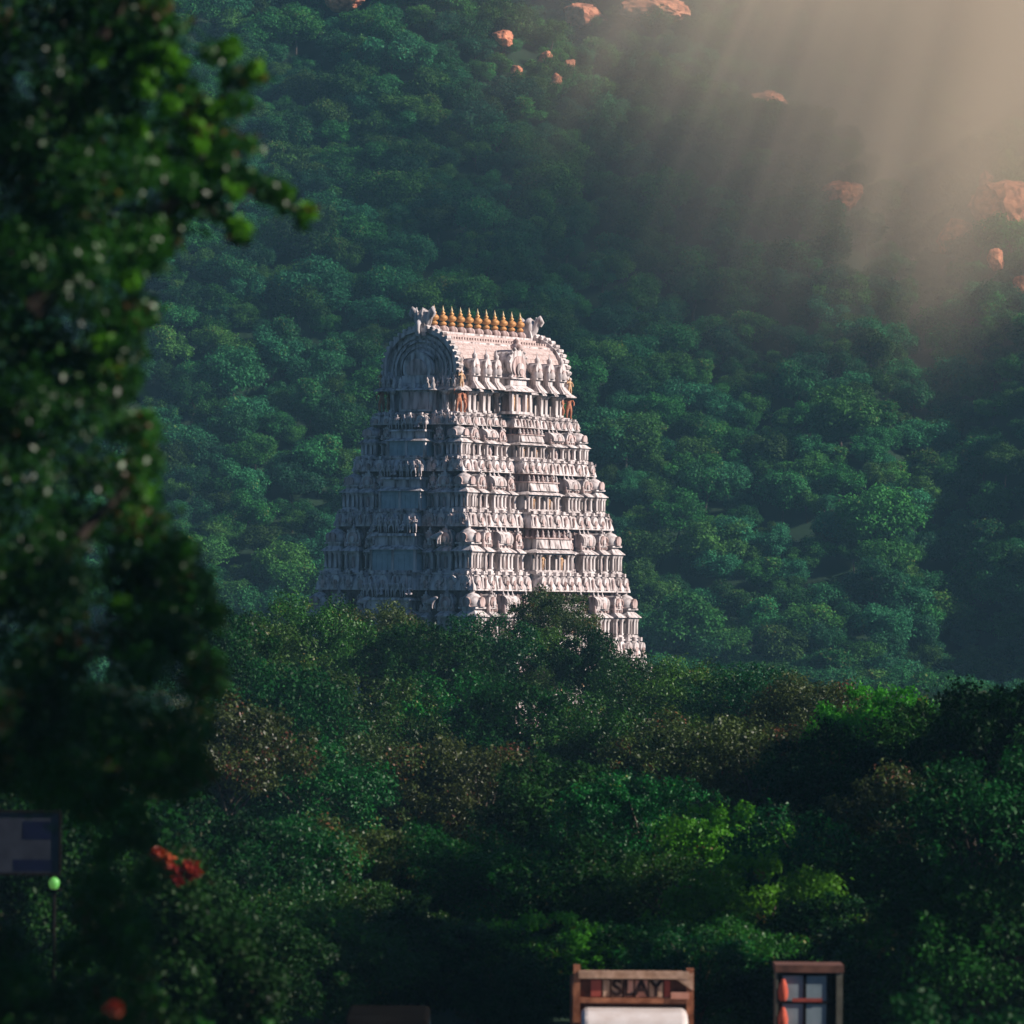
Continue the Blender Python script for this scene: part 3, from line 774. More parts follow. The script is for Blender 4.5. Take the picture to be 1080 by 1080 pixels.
tcn = nt.nodes.new('ShaderNodeTexCoord'); sx_ = nt.nodes.new('ShaderNodeSeparateXYZ'); cb_ = nt.nodes.new('ShaderNodeCombineXYZ')
nt.links.new(tcn.outputs['Object'], sx_.inputs[0]); nt.links.new(sx_.outputs[0], cb_.inputs[0]); nt.links.new(sx_.outputs[2], cb_.inputs[1]); nt.links.new(cb_.outputs[0], bk.inputs['Vector'])
bk.inputs['Color1'].default_value = (1, 1, 1, 1); bk.inputs['Color2'].default_value = (.86, .84, .84, 1); bk.inputs['Mortar'].default_value = (.45, .38, .36, 1)
mxn = nt.nodes.new('ShaderNodeMix'); mxn.data_type = 'RGBA'; mxn.blend_type = 'MULTIPLY'; mxn.inputs[0].default_value = .8
pb_ = nt.nodes['Principled BSDF']; src_l = pb_.inputs['Base Color'].links[0].from_socket
nt.links.new(src_l, mxn.inputs[6]); nt.links.new(bk.outputs['Color'], mxn.inputs[7]); nt.links.new(mxn.outputs[2], pb_.inputs['Base Color'])
RF = roof.obj('barrel_roof', [M_TILE, M_STUCCO], TOWER, (0, 0, ZR))
# gable arches
def arc_band(mb, r0, r1, cz, x0, x1, a0, m, n=40, zs=1.0):
    """ring sector r0..r1 around (0,cz) in the yz plane, extruded x0..x1"""
    vs = []
    for i in range(n+1):
        t = a0+(pi-2*a0)*i/n
        for r in (r0, r1):
            for x in (x0, x1): vs.append((x, r*cos(t), cz+r*sin(t)*zs))
    fs = []
    for i in range(n):
        q = i*4; w_ = q+4
        fs += [(q, w_, w_+2, q+2), (q+1, q+3, w_+3, w_+1), (q+2, w_+2, w_+3, q+3), (q, q+1, w_+1, w_)]
    fs += [(0, 2, 3, 1), (n*4, n*4+1, n*4+3, n*4+2)]
    mb.add(vs, fs, m)
gb = MB(); CZ = 1.15
gb.prism([(u*1.0, z) for u, z in horseshoe(5.5, 3.9, 34, .93)], -.30, .0, 1, 'x')
for j, (r0, r1, dx) in enumerate(((2.72, 3.0, .36), (2.3, 2.5, .14), (1.98, 2.12, .20), (1.62, 1.78, .12), (1.25, 1.42, .20), (.92, 1.05, .14))):
    arc_band(gb, r0, r1, CZ, -.30-dx, .05 if j == 0 else -.25, -.42 if j < 2 else -.2, 0)
for i in range(27):           # crest of teeth and small leaves
    t = -.35+(pi+.7)*i/26; y, z = 3.08*cos(t), CZ+3.08*sin(t)
    gb.lathe(0, 0, [(0.01, 0)]*2, 3, 0) if False else None
    c, s_ = cos(t), sin(t); w_ = .15
    vs = []
    for x in (-.62, -.1):
        for (u, v) in ((-w_, -.14), (w_, -.14), (w_*.95, .05), (0, .16), (-w_*.95, .05)):
            vs.append((x, y-s_*u+c*v, z+c*u+s_*v))
    gb.add(vs, [(0, 1, 2, 3, 4), (9, 8, 7, 6, 5)]+[(i2, 5+i2, 5+(i2+1) % 5, (i2+1) % 5) for i2 in range(5)], 0)
for i in range(15):
    t = (pi)*i/14; y, z = 2.15*cos(t), CZ+2.15*sin(t); gb.box(-.46, -.3, y-.07, y+.07, z-.07, z+.07, 1)
gb.prism([(u, z) for u, z in horseshoe(1.5, 1.7, 16)], -.46, -.28, 1, 'x')
gb.box(-.6, .05, -2.6, 2.6, -.12, .12, 0)
for sy in (-1, 1): gb.lathe(-.35, sy*2.75, [(.2, -.1), (.5, .15), (.58, .5), (.45, .85), (.15, 1.05)], 12, 0, sx=.55)
gbm = gb.mesh('gable_arch', [M_STUCCO, M_STUCCO]); gbm.transform(Matrix.Diagonal((.9, .83, .80, 1)))
link_mesh('gable_arch', gbm, RF, (-5.7, 0, 0)); link_mesh('gable_arch', gbm, RF, (5.85, 0, 0), pi)
# lion-face crest on each end of the ridge
kr = MB()
kr.fr(-.5, .2, -.55, .55, -.2, -.45, .25, -.35, .35, .5); kr.lathe(-.1, 0, [(.3, .3), (.5, .6), (.52, .85), (.35, 1.1), (.1, 1.22)], 10, 0)
for sy in (-1, 1):
    pts = [(-.1, sy*.15, .3), (-.15, sy*.5, .6), (-.15, sy*.72, 1.0), (-.2, sy*.95, 1.15), (-.25, sy*1.1, .95), (-.25, sy*.95, .8)]
    kr.tube(pts, [.28, .26, .22, .2, .16, .1], 7)
    kr.tube([(-.4, sy*.2, .75), (-.62, sy*.22, .95), (-.55, sy*.3, 1.25)], [.14, .1, .05], 6)
    kr.lathe(-.5, sy*.2, [(.02, .62), (.11, .68), (.13, .78), (.02, .88)], 8, 0)
kr.tube([(-.3, 0, .6), (-.7, 0, .45), (-.75, 0, .1), (-.5, 0, -.3)], [.2, .18, .14, .08], 7)
krm = kr.mesh('lion_crest', M_STUCCO)
krm.transform(Matrix.Diagonal((.95, .72, 1.12, 1)))
link_mesh('lion_crest', krm, RF, (-5.8, 0, 3.08)); link_mesh('lion_crest', krm, RF, (5.85, 0, 3.08), pi)
# kalasha finials
km = MB().lathe(0, 0, [(.34, 0), (.40, .08), (.40, .2), (.32, .34), (.16, .42)], 16, 1)
km.lathe(0, 0, [(.14, .40), (.23, .46), (.25, .55), (.19, .64), (.10, .68), (.14, .71), (.27, .78), (.32, .90), (.29, 1.0), (.17, 1.10), (.09, 1.13), (.16, 1.19), (.15, 1.26), (.07, 1.31), (.08, 1.36)], 16, 0)
km.lathe(0, 0, [(.06, 1.35), (.10, 1.42), (.06, 1.5), (.025, 1.62), (.008, 1.72)], 12, 2)
km.v = [(x*.9, y*.9, z*.9) for x, y, z in km.v]
km = km.mesh('finial', [M_BRASS, M_STUCCO2, noise_mat('pale_gilding', (.7, .5, .22), (.8, .62, .34), 3, .4)])
for i in range(11): link_mesh('finial', km, RF, (-4.75+i*.96, 0, 3.18))

# ------------------------------------------------------------------ foreground wood
FT = {}
def make_kind(key, mat, seed, R0=3.0, H=2.4, n=46, nl=26000, size=.13, cz=4.2, H0=2.0, r0=.2, **kw):
    rng = np.random.default_rng(seed); cs, rs = crown_clumps(rng, R0, H, n, cz, rmin=.15, rmax=.34)
    tc_, tr_ = [], []
    for i in range(60):
        d = rng.normal(size=3); d /= np.linalg.norm(d); d[2] = abs(d[2])*.9-.1; q = 1.0+.22*rng.random()
        tc_.append((d[0]*R0*q, d[1]*R0*q, cz+d[2]*H*q)); tr_.append(R0*(.07+.07*rng.random()))
    c2, r2 = np.vstack([cs, tc_]), np.concatenate([rs, tr_])
    V, F, T = leaves(c2, r2, nl, size, rng, .55, .85, .35, .2, **kw)
    FT[key] = (np_mesh('crown', V, F, mat, T), trunk_mesh('trunk', rng, cs, H0, r0, 16))
for k in range(4): make_kind('g%d' % k, M_LEAF, 100+k)
for k in range(3): make_kind('d%d' % k, M_LEAF_DEEP, 120+k, nl=24000, size=.15)
for k in range(2): make_kind('o%d' % k, M_LEAF_OLIVE, 140+k, nl=24000, size=.14, n=44)
make_kind('y0', M_LEAF_BRIGHT, 150, nl=16000, size=.17, n=26)

# px, top py, distance, crown radius (m), kind, label
TREES = [
 (255, 642, 262, 3.4, 'g0', 'green tree in the topmost row, just left of the tower base'),
 (330, 625, 285, 3.2, 'g1', 'fresh green tree hiding the left foot of the tower'),
 (392, 634, 292, 3.0, 'o0', 'yellowish green tree in front of the tower left face'),
 (448, 652, 280, 3.3, 'd0', 'dark green tree below the shaded side of the tower'),
 (505, 640, 290, 3.2, 'g2', 'green tree covering the near bottom corner of the tower'),
 (560, 652, 296, 2.8, 'g3', 'green tree between the corner tree and the sprig crossing the tower'),
 (583, 616, 300, 2.2, 'o1', 'slim olive tree rising highest against the sunlit face of the tower'),
 (628, 662, 288, 2.6, 'd1', 'dark tree just left of the lowest visible shrines'),
 (668, 682, 282, 2.9, 'g0', 'bright green tree in front of the tower right foot'),
 (735, 690, 276, 3.1, 'g1', 'green tree just right of the tower foot'),
 (800, 690, 262, 3.0, 'g2', 'green speckled tree standing out against the dark hill base'),
 (862, 706, 240, 2.8, 'o0', 'olive tree in the top row, third from the right edge'),
 (930, 712, 205, 2.4, 'y0', 'thin yellow green tree in the top row near the right edge'),
 (1000, 722, 190, 2.7, 'd2', 'dark tree at the right end of the top row'),
 (1070, 705, 180, 3.0, 'd0', 'black green tree cut by the right edge below the hill'),
 (205, 625, 215, 2.4, 'd1', 'dark blurred tree between the large left tree and the tower'),
 (290, 690, 225, 3.0, 'd2', 'deep green tree in the second row left of the tower'),
 (378, 700, 235, 3.0, 'g3', 'green tree in the second row below the tower left face'),
 (465, 705, 240, 3.1, 'g0', 'green tree in the second row below the near corner of the tower'),
 (548, 712, 238, 3.0, 'd0', 'dark shaded tree in the second row below the tower middle'),
 (640, 730, 232, 2.9, 'g1', 'green tree in the second row below the tower right foot'),
 (720, 745, 225, 2.9, 'o1', 'reddish olive tree in the second row right of the tower'),
 (800, 752, 205, 2.8, 'o0', 'brownish olive tree in the middle of the right half'),
 (885, 760, 185, 2.6, 'd1', 'dark olive tree left of the brown leaved tree'),
 (968, 800, 160, 2.3, 'o1', 'brown leaved tree near the right edge halfway down the wood'),
 (1055, 780, 150, 2.8, 'd2', 'nearly black tree at the right edge in the second row'),
 (240, 730, 185, 2.6, 'o1', 'brown tinged tree in the left middle of the wood'),
 (325, 770, 190, 2.6, 'g2', 'green tree right of the brown tinged tree'),
 (410, 775, 195, 2.6, 'o0', 'green tree with gleaming leaves below the tower left face'),
 (500, 775, 195, 2.7, 'o0', 'speckled olive tree in the middle of the wood below the tower corner'),
 (590, 790, 190, 2.6, 'd2', 'deep green tree in the middle of the wood below the tower door bays'),
 (680, 800, 180, 2.5, 'g3', 'glossy green tree in the third row right of the tower axis'),
 (765, 838, 165, 2.1, 'y0', 'bright yellow green tree in the right middle of the wood'),
 (850, 845, 160, 2.3, 'g0', 'green tree right of the bright yellow green tree'),
 (925, 880, 150, 2.2, 'd0', 'dark green tree below the brown leaved tree'),
 (200, 835, 150, 2.3, 'd1', 'dark green tree above the red blossoms'),
 (285, 850, 155, 2.3, 'g3', 'green tree right of the red blossoms'),
 (370, 860, 160, 2.3, 'o1', 'olive tree in the fourth row left of centre'),
 (455, 865, 160, 2.4, 'g0', 'green tree in the fourth row below the tower corner'),
 (540, 872, 158, 2.3, 'g1', 'green tree in the fourth row at the picture centre line'),
 (625, 880, 152, 2.3, 'd1', 'dark green tree well above the truck'),
 (705, 890, 150, 2.2, 'g2', 'green tree above the right end of the truck'),
 (800, 890, 142, 2.1, 'y0', 'yellowish olive tree high above the glass booth'),
 (880, 935, 140, 2.1, 'd2', 'dark tree above the right side of the glass booth'),
 (965, 960, 132, 2.3, 'd1', 'black green tree right of the glass booth'),
 (1050, 900, 120, 2.6, 'd0', 'black tree in the lower right corner'),
 (260, 960, 125, 2.0, 'd0', 'dark tree low on the left, below the red blossoms'),
 (345, 950, 130, 1.9, 'g2', 'green tree in the bottom row left of centre'),
 (425, 955, 134, 2.0, 'd1', 'dark tree behind the dark van roof'),
 (505, 960, 134, 2.0, 'g3', 'green tree in the bottom row between van and truck'),
 (580, 955, 136, 1.9, 'y0', 'green tree immediately behind the left post of the truck headboard'),
 (660, 965, 136, 1.9, 'd0', 'dark tree immediately behind the truck headboard'),
 (735, 975, 134, 1.8, 'g0', 'green tree in the gap between truck and glass booth'),
 (175, 900, 128, 2.0, 'd2', 'black green tree behind the red blossoms'),
 (95, 880, 118, 2.4, 'd0', 'black tree right of the blue and white signboard'),
 (10, 770, 120, 3.0, 'd1', 'black tree behind the blue and white signboard'),
 (835, 1000, 132, 1.6, 'd2', 'low dark tree immediately behind the glass booth'),
 (905, 1010, 124, 1.7, 'd1', 'low dark tree touching the right post of the glass booth'),
]
frng = np.random.default_rng(9)
for (px, py, d, r, kind, lab) in TREES:
    s = r/3.0; top = CAMZ+(650-py)*PX*d
    x = (px-540)*PX*d
    # crown top of the template is about 6.9 m above its base
    e = empty('broadleaf_tree', (x, d, 0), frng.random()*6.28); e.scale = (s, s, s)
    lift = top-6.9*s
    cm, tm = FT[kind]
    if lift > 0:      # taller stem: stretch the trunk so the crown sits at its height
        c = link_mesh('crown', cm, e, (0, 0, lift/s)); t = link_mesh('trunk', tm, e, (0, 0, lift/s))
        mb = MB().tube([(0, 0, -.3), (.05, .03, lift/s*.6), (0, 0, lift/s+.1)], [.30, .27, .25], 8); mb.obj('stem', M_BARK, e)
    else:
        e.location.z = 0; e.scale = (s, s, top/6.9)
        link_mesh('crown', cm, e); link_mesh('trunk', tm, e)
    tag(e, lab, 'tree', 'trees of the wood below the tower')

# thicket under and around the wood
urng = np.random.default_rng(21); up = []
for y in np.arange(134, 592, 6.0):
    hw = 85*PX*540*y/540+38
    hw = .085*y+38
    for x in np.arange(-hw, hw, 5.0):
        X, Y = x+urng.normal()*1.4, y+urng.normal()*1.6
        if abs(X+2) < 15 and abs(Y-350) < 15: continue
        out_ = abs(X) > .088*Y+3
        sc_ = (.9+.35*urng.random()) if out_ and Y < 330 else (.42+.2*urng.random())
        up.append((X, Y, -.9*sc_, sc_, urng.random()*6.28, urng.integers(0, 5)))
instanced('thicket', up, [FT[k][0] for k in ('g0', 'g2', 'd0', 'd1', 'o0')], 'dense green thicket filling the ground under and around the wood', 'thicket')

# tall trees added unseen, right of the view, to shade the near wood
for i, (x, d, hgt, kind) in enumerate(((17, 98, 19, 'd0'), (21, 106, 17, 'd1'), (20, 127, 19, 'd2'), (25, 135, 22, 'd0'), (21, 142, 18, 'g1'), (28, 152, 22, 'd1'), (24, 164, 20, 'd2'), (30, 178, 22, 'g3'), (33, 196, 21, 'd0'), (15, 84, 17, 'd2'), (13, 49, 20, 'd0'), (18.5, 119.5, 15, 'd1'), (24, 104, 18, 'd2'), (18.5, 127, 13.2, 'd0'))):
    lab = ['first', 'second', 'third', 'fourth', 'fifth', 'sixth', 'seventh', 'eighth', 'ninth', 'second nearest', 'nearest', 'narrowest', 'farthest right', 'lowest'][i]
    e = empty('added_shade_tree', (x, d, 0), i*1.3); sh = 1.45; e.scale = (sh, sh, sh); lift = hgt/sh-6.9
    link_mesh('crown', FT[kind][0], e, (0, 0, lift)); link_mesh('trunk', FT[kind][1], e, (0, 0, lift))
    MB().tube([(0, 0, -.3), (.1, .05, lift*.5), (0, 0, lift+.1)], [.34, .29, .25], 8).obj('stem', M_BARK, e)
    tag(e, lab+' of the tall dark trees added unseen beyond the right edge to shade the wood', 'tree', 'tall shade trees added beyond the right edge')

# ------------------------------------------------------------------ the large blurred tree on the left, about 50 m away
D = 52.0
def w(px, py, dy=0.0):            # a point of that tree's own space: metres around its distance
    return ((px-540)*PX*D, dy, CAMZ+(650-py)*PX*D)
rng = np.random.default_rng(77)
cs, rs = [], []
def blob(px, py, rpx, n=1, spread=0, dys=1.0):
    for _ in range(n):
        cs.append(w(px+rng.normal()*spread, py+rng.normal()*spread, rng.normal()*dys)); rs.append(rpx*PX*D*(.8+.4*rng.random()))
for py in range(-160, 840, 44):
    edge = np.interp(py, [-160, 0, 60, 150, 230, 300, 420, 500, 560, 640, 720, 900, 1100], [170, 185, 175, 215, 190, 135, 130, 150, 165, 215, 225, 200, 110])
    for px in np.arange(-240, edge-22, 46):
        blob(px+rng.normal()*10, py+rng.normal()*10, 40, 1, 6, .8)
    blob(edge-12, py, 24, 2, 8, .4)
erng = np.random.default_rng(8)
for _ in range(70):
    py = erng.uniform(-20, 800); e_ = np.interp(py, [-160, 0, 60, 150, 230, 300, 420, 500, 560, 640, 720, 900, 1100], [170, 185, 175, 215, 190, 135, 130, 150, 165, 215, 225, 200, 110])
    blob(e_+erng.uniform(-12, 16), py, erng.uniform(5, 9), 1, 2, .3)
for py in range(850, 1130, 40):
    for px in (104, 128, 148): blob(px, py, 26, 1, 6, .6)
    if py > 970:
        for px in (-40, 0, 40, 70): blob(px, py+10, 30, 1, 6, .6)
for px in range(-200, 240, 40): blob(px, 822, 24, 1, 6, .5)
for px, py, r in ((215, 60, 16), (240, 70, 20), (262, 76, 12), (245, 110, 18), (225, 145, 20), (205, 120, 22), (250, 150, 13), (235, 180, 20), (262, 190, 15), (285, 200, 15), (305, 208, 13), (318, 224, 9),
                  (248, 240, 13), (225, 215, 16), (200, 200, 20), (140, 330, 16), (150, 455, 18), (162, 490, 18), (160, 520, 12), (190, 585, 14), (215, 620, 14), (228, 660, 14)):
    blob(px, py, r, 2, 5, .25)
V, F, T = leaves(cs, rs, 190000, .068, rng, .55, .95, .35, .2, .35)
near_tree = empty('large_tree', ((20-540)*PX*D-1.2, D, 0))
ox = near_tree.location.x
V[:, 0] -= ox
tag(near_tree, 'tall dark tree with glossy leaves filling the left edge, one branch reaching right', 'tree')
link_mesh('crown', np_mesh('crown', V, F, M_LEAF_NEAR, T), near_tree)
# brighter leaf colour imitating backlit tips on the reaching branch
cs2, rs2 = [], []
for px, py, r in ((240, 55, 11), (268, 78, 8), (185, 75, 10), (205, 135, 12), (205, 155, 10), (245, 205, 7), (250, 243, 10), (322, 226, 8), (300, 205, 6), (175, 60, 9), (140, 140, 12), (165, 175, 10), (150, 95, 12), (225, 120, 10), (225, 185, 9), (120, 205, 10), (100, 60, 12), (135, 300, 9), (150, 520, 10), (155, 85, 12), (118, 395, 9), (108, 365, 10), (130, 640, 9), (175, 115, 10)):
    cs2.append(w(px, py, -.35)); rs2.append(r*PX*D)
V, F, T = leaves(cs2, rs2, 7500, .07, rng, .6, .9, .2, .4, .2); V[:, 0] -= ox
link_mesh('painted_backlit_leaves', np_mesh('painted_backlit_leaves', V, F, M_LEAF_BRIGHT, T), near_tree)
mb = MB(); P = lambda px, py, dy=0: (w(px, py)[0]-ox, dy, w(px, py)[2])
mb.tube([(0, 0, -.3), (.1, .1, 4), (.2, .1, 8), (.3, 0, 12), (.2, 0, 17)], [.32, .27, .22, .16, .06], 10)
mb.tube([P(30, 330), P(110, 260), P(180, 215), P(250, 200), P(312, 222)], [.12, .08, .055, .03, .012], 7)
mb.tube([P(180, 215), P(215, 150), P(245, 70)], [.05, .03, .012], 6); mb.tube([P(200, 210), P(235, 235), P(250, 245)], [.03, .02, .01], 6)
mb.tube([P(30, 640), P(90, 560), P(150, 500)], [.09, .05, .02], 6); mb.tube([P(20, 150), P(90, 60), P(150, -40)], [.1, .06, .02], 6)
mb.obj('trunk', M_BARK, near_tree)

# shrubs left of centre with red blossom
def shrub(name, px, py, d, r, mat, n, lab, blossoms=(), cat='shrub'):
    rng = np.random.default_rng(int(px+py)); x = (px-540)*PX*d; zt = CAMZ+(650-py)*PX*d
    e = empty(name, (x, d, 0)); c, q = crown_clumps(rng, r, zt*.38, 26, zt*.58, rmin=.3, rmax=.45)
    V, F, T = leaves(c, q, n, .11, rng, .55, .9, .4)
    link_mesh('foliage', np_mesh('foliage', V, F, mat, T), e)
    mb = MB()
    for k in range(5): mb.tube([(0, 0, -.2), tuple(np.array(c[k])*[.4, .4, .6]), tuple(c[k])], [.09, .05, .02], 6)
    mb.obj('stem', M_BARK, e)
    for (bx, by, br) in blossoms:
        p = ((bx-px)*PX*d, -r*.8, CAMZ+(650-by)*PX*d)
        V, F, T = leaves([p], [br*PX*d], 70 if d > 60 else 40, .10 if d > 60 else .05, rng, .8, .9, .2)
        link_mesh('blossom', np_mesh('blossom', V, F, M_RED, T), e)
    return tag(e, lab, cat)
shrub('flowering_tree', 195, 880, 92, 1.3, M_LEAF_DEEP, 16000, 'dark flowering tree with clusters of orange red blossoms, low on the left',
      ((172, 900, 6), (180, 905, 7), (188, 917, 9), (194, 926, 7), (206, 915, 6), (176, 912, 5), (211, 920, 5)), 'tree')
shrub('flowering_shrub', 125, 1040, 47, .55, M_LEAF_DEEP, 12000, 'dark shrub with a single round red bloom near the bottom left corner', ((126, 1061, 3), (130, 1066, 3), (129, 1059, 2)))

shrub('dark_shrub', 255, 990, 66, .9, M_LEAF_DEEP, 14000, 'blurred dark green shrub at the bottom edge left of the van')
shrub('dark_shrub', 150, 965, 70, .75, M_LEAF_DEEP, 12000, 'blurred dark shrub at the bottom edge below the red blossoms')
shrub('dark_shrub', 20, 1015, 64, .8, M_LEAF_DEEP, 12000, 'blurred green shrub in the bottom left corner below the signboard')
shrub('dark_shrub', 1010, 1000, 90, 1.3, M_LEAF_DEEP, 14000, 'blackish shrub in the bottom right corner')
# ------------------------------------------------------------------ road, truck, van, booth, signboard
M_ROAD = noise_mat('asphalt', (.035, .035, .036), (.06, .058, .055), 8, .9, .2)
rd = MB().box(-160, 160, 110, 122.5, -.3, .004); tag(rd.obj('road', M_ROAD), kind='structure')

M_WOOD = noise_mat('brown_paint_wood', (.24, .08, .035), (.50, .20, .10), 5, .6, .2)
M_WOODL = noise_mat('sunbleached_wood', (.45, .26, .16), (.68, .44, .30), 7, .65, .2)
M_SALMON = noise_mat('salmon_panel', (.62, .26, .17), (.80, .42, .30), 4, .6, .1)
M_REDP = noise_mat('red_panel', (.35, .06, .04), (.45, .10, .07), 4, .6, .1)
M_CREAM = noise_mat('cream_paint', (.70, .60, .54), (.84, .76, .71), 3, .4, .1)
M_TYRE = flat('tyre_rubber', (.02, .02, .02), .8); M_STEEL = flat('steel', (.35, .35, .36), .4, .8)
M_GLASS = flat('tinted_glass', (.05, .10, .14), .08, 0, spec=.8); M_LAMP = flat('lamp_glass', (.75, .72, .65), .15)
M_INK = flat('dark_lettering', (.015, .012, .012), 1, spec=0)

M_LETTER = flat('worn_lettering', (.035, .018, .016), .9, spec=.1)
def wheel(parent, x, y, r=.5, wd=.3):
    o = MB(); o.tube([(-wd/2, 0, 0), (-wd/2, 0, 0)], [r*.5]*2, 24) if False else None
    def disc(mb, r0, prof, m):
        n = 28; vs = []
        for (rr, xx) in prof:
            for i in range(n): a = 2*pi*i/n; vs.append((xx, rr*cos(a), rr*sin(a)))
        fs = [(j*n+i, j*n+(i+1) % n, (j+1)*n+(i+1) % n, (j+1)*n+i) for j in range(len(prof)-1) for i in range(n)]
        mb.add(vs, fs, m, True)
    e = empty('wheel', (x, y, r), 0, parent)
    a = MB(); disc(a, r, [(r*.55, -wd/2), (r*.9, -wd/2), (r, -wd*.36), (r, wd*.36), (r*.9, wd/2), (r*.55, wd/2)], 0); a.obj('tyre', M_TYRE, e)
    a = MB(); disc(a, r, [(.02, -wd*.3), (r*.3, -wd*.34), (r*.5, -wd*.2), (r*.56, -wd*.5), (r*.56, wd*.5), (r*.5, wd*.2), (.02, wd*.3)], 0); a.obj('rim', M_STEEL, e)

def letter_mesh(txt, size):
    cu = bpy.data.curves.new('lettering', 'FONT'); cu.body = txt; cu.size = size; cu.align_x = 'CENTER'; cu.align_y = 'CENTER'; cu.extrude = .012; cu.offset = .014
    o = bpy.data.objects.new('t', cu); COL.objects.link(o); dg = bpy.context.evaluated_depsgraph_get()
    me = bpy.data.meshes.new_from_object(o.evaluated_get(dg)); me.materials.clear(); me.materials.append(M_LETTER)
    bpy.data.objects.remove(o); me.transform(Matrix.Rotation(pi/2, 4, 'X')); return me

DT = 116.5; sT = PX*DT                                   # metres per photo pixel there
tx = (673-540)*sT; ztop = CAMZ-(1019-650)*sT             # tips of the headboard posts
TK = empty('cargo_truck', (tx, DT, 0)); tag(TK, 'brown wooden bodied lorry with a lettered headboard over its cream cab roof', 'truck')
hw = 64*sT                                                # half width of the headboard
fr_ = MB(); fr_.box(-.45, -.3, -1.2, 7.2, .75, .95); fr_.box(.3, .45, -1.2, 7.2, .75, .95); fr_.box(-hw+.1, hw-.1, -1.45, -1.3, .45, .85); fr_.obj('chassis', M_INK, TK)
cab = MB(); cz1 = CAMZ-(1063-650)*sT                      # top of the cab roof
prof = [(-1.3, .7), (-1.35, 1.45), (-1.18, cz1-.32), (-1.02, cz1-.10), (-.75, cz1-.02), (-.3, cz1), (.28, cz1), (.3, .7)]
cab.prism([(u, z) for u, z in prof][::-1], -1.02, 1.02, 0, 'x')
c_o = cab.obj('cab', M_CREAM, TK)
bv = c_o.modifiers.new('b', 'BEVEL'); bv.width = .12; bv.segments = 3
ws = MB(); ws.add([(-.9, -1.375, 1.5), (.9, -1.375, 1.5), (.86, -1.21, cz1-.36), (-.86, -1.21, cz1-.36), (-.9, -1.3, 1.5), (.9, -1.3, 1.5), (.86, -1.14, cz1-.36), (-.86, -1.14, cz1-.36)],
                  [(0, 1, 2, 3), (7, 6, 5, 4), (0, 4, 5, 1), (1, 5, 6, 2), (2, 6, 7, 3), (3, 7, 4, 0)]); ws.obj('windscreen', M_GLASS, TK)
gr = MB(); [gr.box(-.6, .6, -1.40, -1.33, .8+i*.1, .85+i*.1) for i in range(6)]; gr.obj('grille', M_STEEL, TK)
for sx in (-1, 1):
    hl = MB(); hl.add([(sx*.8+.13*cos(t)*q, -1.43+.0*q+(.06 if q > .9 else 0), .98+.13*sin(t)*q) for q in (.3, 1) for t in [2*pi*i/12 for i in range(12)]],
        [(i, (i+1) % 12, 12+(i+1) % 12, 12+i) for i in range(12)]+[tuple(range(12))]); hl.obj('headlight', M_LAMP, TK)
    mi = MB(); mi.box(sx*1.22-.09, sx*1.22+.09, -1.3, -1.25, 1.6, 1.95); mi.tube([(sx*1.0, -1.2, 1.9), (sx*1.2, -1.27, 1.9)], [.015, .015]); mi.obj('mirror', M_INK, TK)
for y in (-.7, 4.6, 5.7):
    for sx in (-1, 1): wheel(TK, sx*.92, y)
hb_ = MB(); zb1 = ztop; dz = lambda py: CAMZ-(py-650)*sT
hb_.box(-hw, -hw+.13, .35, .55, .95, dz(1019)); hb_.box(hw-.15, hw-.01, .35, .55, .95, dz(1022)); 
hb_.box(-hw+.1, hw-.1, .32, .5, dz(1033), dz(1025), 1); hb_.box(-hw+.1, hw-.1, .36, .5, dz(1059), dz(1053.5), 0)
hb_.box(-hw+.1, hw-.1, .44, .5, .95, dz(1033), 2)
hb_.add([(hw-.36, .33, dz(1033)), (hw-.02, .33, dz(1045)), (hw-.02, .33, dz(1026)), (hw-.36, .42, dz(1033)), (hw-.02, .42, dz(1045)), (hw-.02, .42, dz(1026))], [(0, 1, 2), (5, 4, 3), (0, 3, 4, 1), (1, 4, 5, 2), (2, 5, 3, 0)], 1)
hb_.box(hw-.45, hw-.1, .33, .42, dz(1054), dz(1047), 3)
HBD = hb_.obj('headboard', [M_WOOD, M_WOODL, noise_mat('dark_wood', (.06, .02, .012), (.14, .05, .03), 6, .7), M_SALMON], TK)
for i, (xa, xb, mt, ch) in enumerate(((627, 639, M_REDP, ''), (640, 648, M_WOODL, ''), (649, 661, M_WOODL, 'S'), (662, 673, M_SALMON, 'L'), (674, 688, M_SALMON, 'A'), (689, 704, M_WOODL, 'Y'), (705, 712, M_REDP, ''))):
    xa2, xb2 = (xa-673)*sT, (xb-673)*sT
    MB().box(xa2+.01, xb2-.01, .405, .44, dz(1052.5), dz(1035)).obj('letter_panel', mt, HBD)
    if ch: link_mesh('letter', letter_mesh(ch, .44), HBD, ((xa2+xb2)/2, .392, (dz(1052.5)+dz(1035))/2))
bd = MB(); bd.box(-hw+.05, hw-.05, .5, 7.2, .95, 1.1)
for sx in (-1, 1):
    for i in range(6): bd.box(*sorted((sx*(hw-.06), sx*(hw-.10))), .5, 7.2, 1.15+i*.24, 1.33+i*.24)
    for i in range(7): bd.box(*sorted((sx*(hw-.0), sx*(hw-.06))), .6+i*1.05, .72+i*1.05, .95, 2.65)
for i in range(6): bd.box(-hw+.1, hw-.1, 7.16, 7.2, 1.15+i*.24, 1.33+i*.24)
bd.obj('cargo_body', M_WOOD, TK)

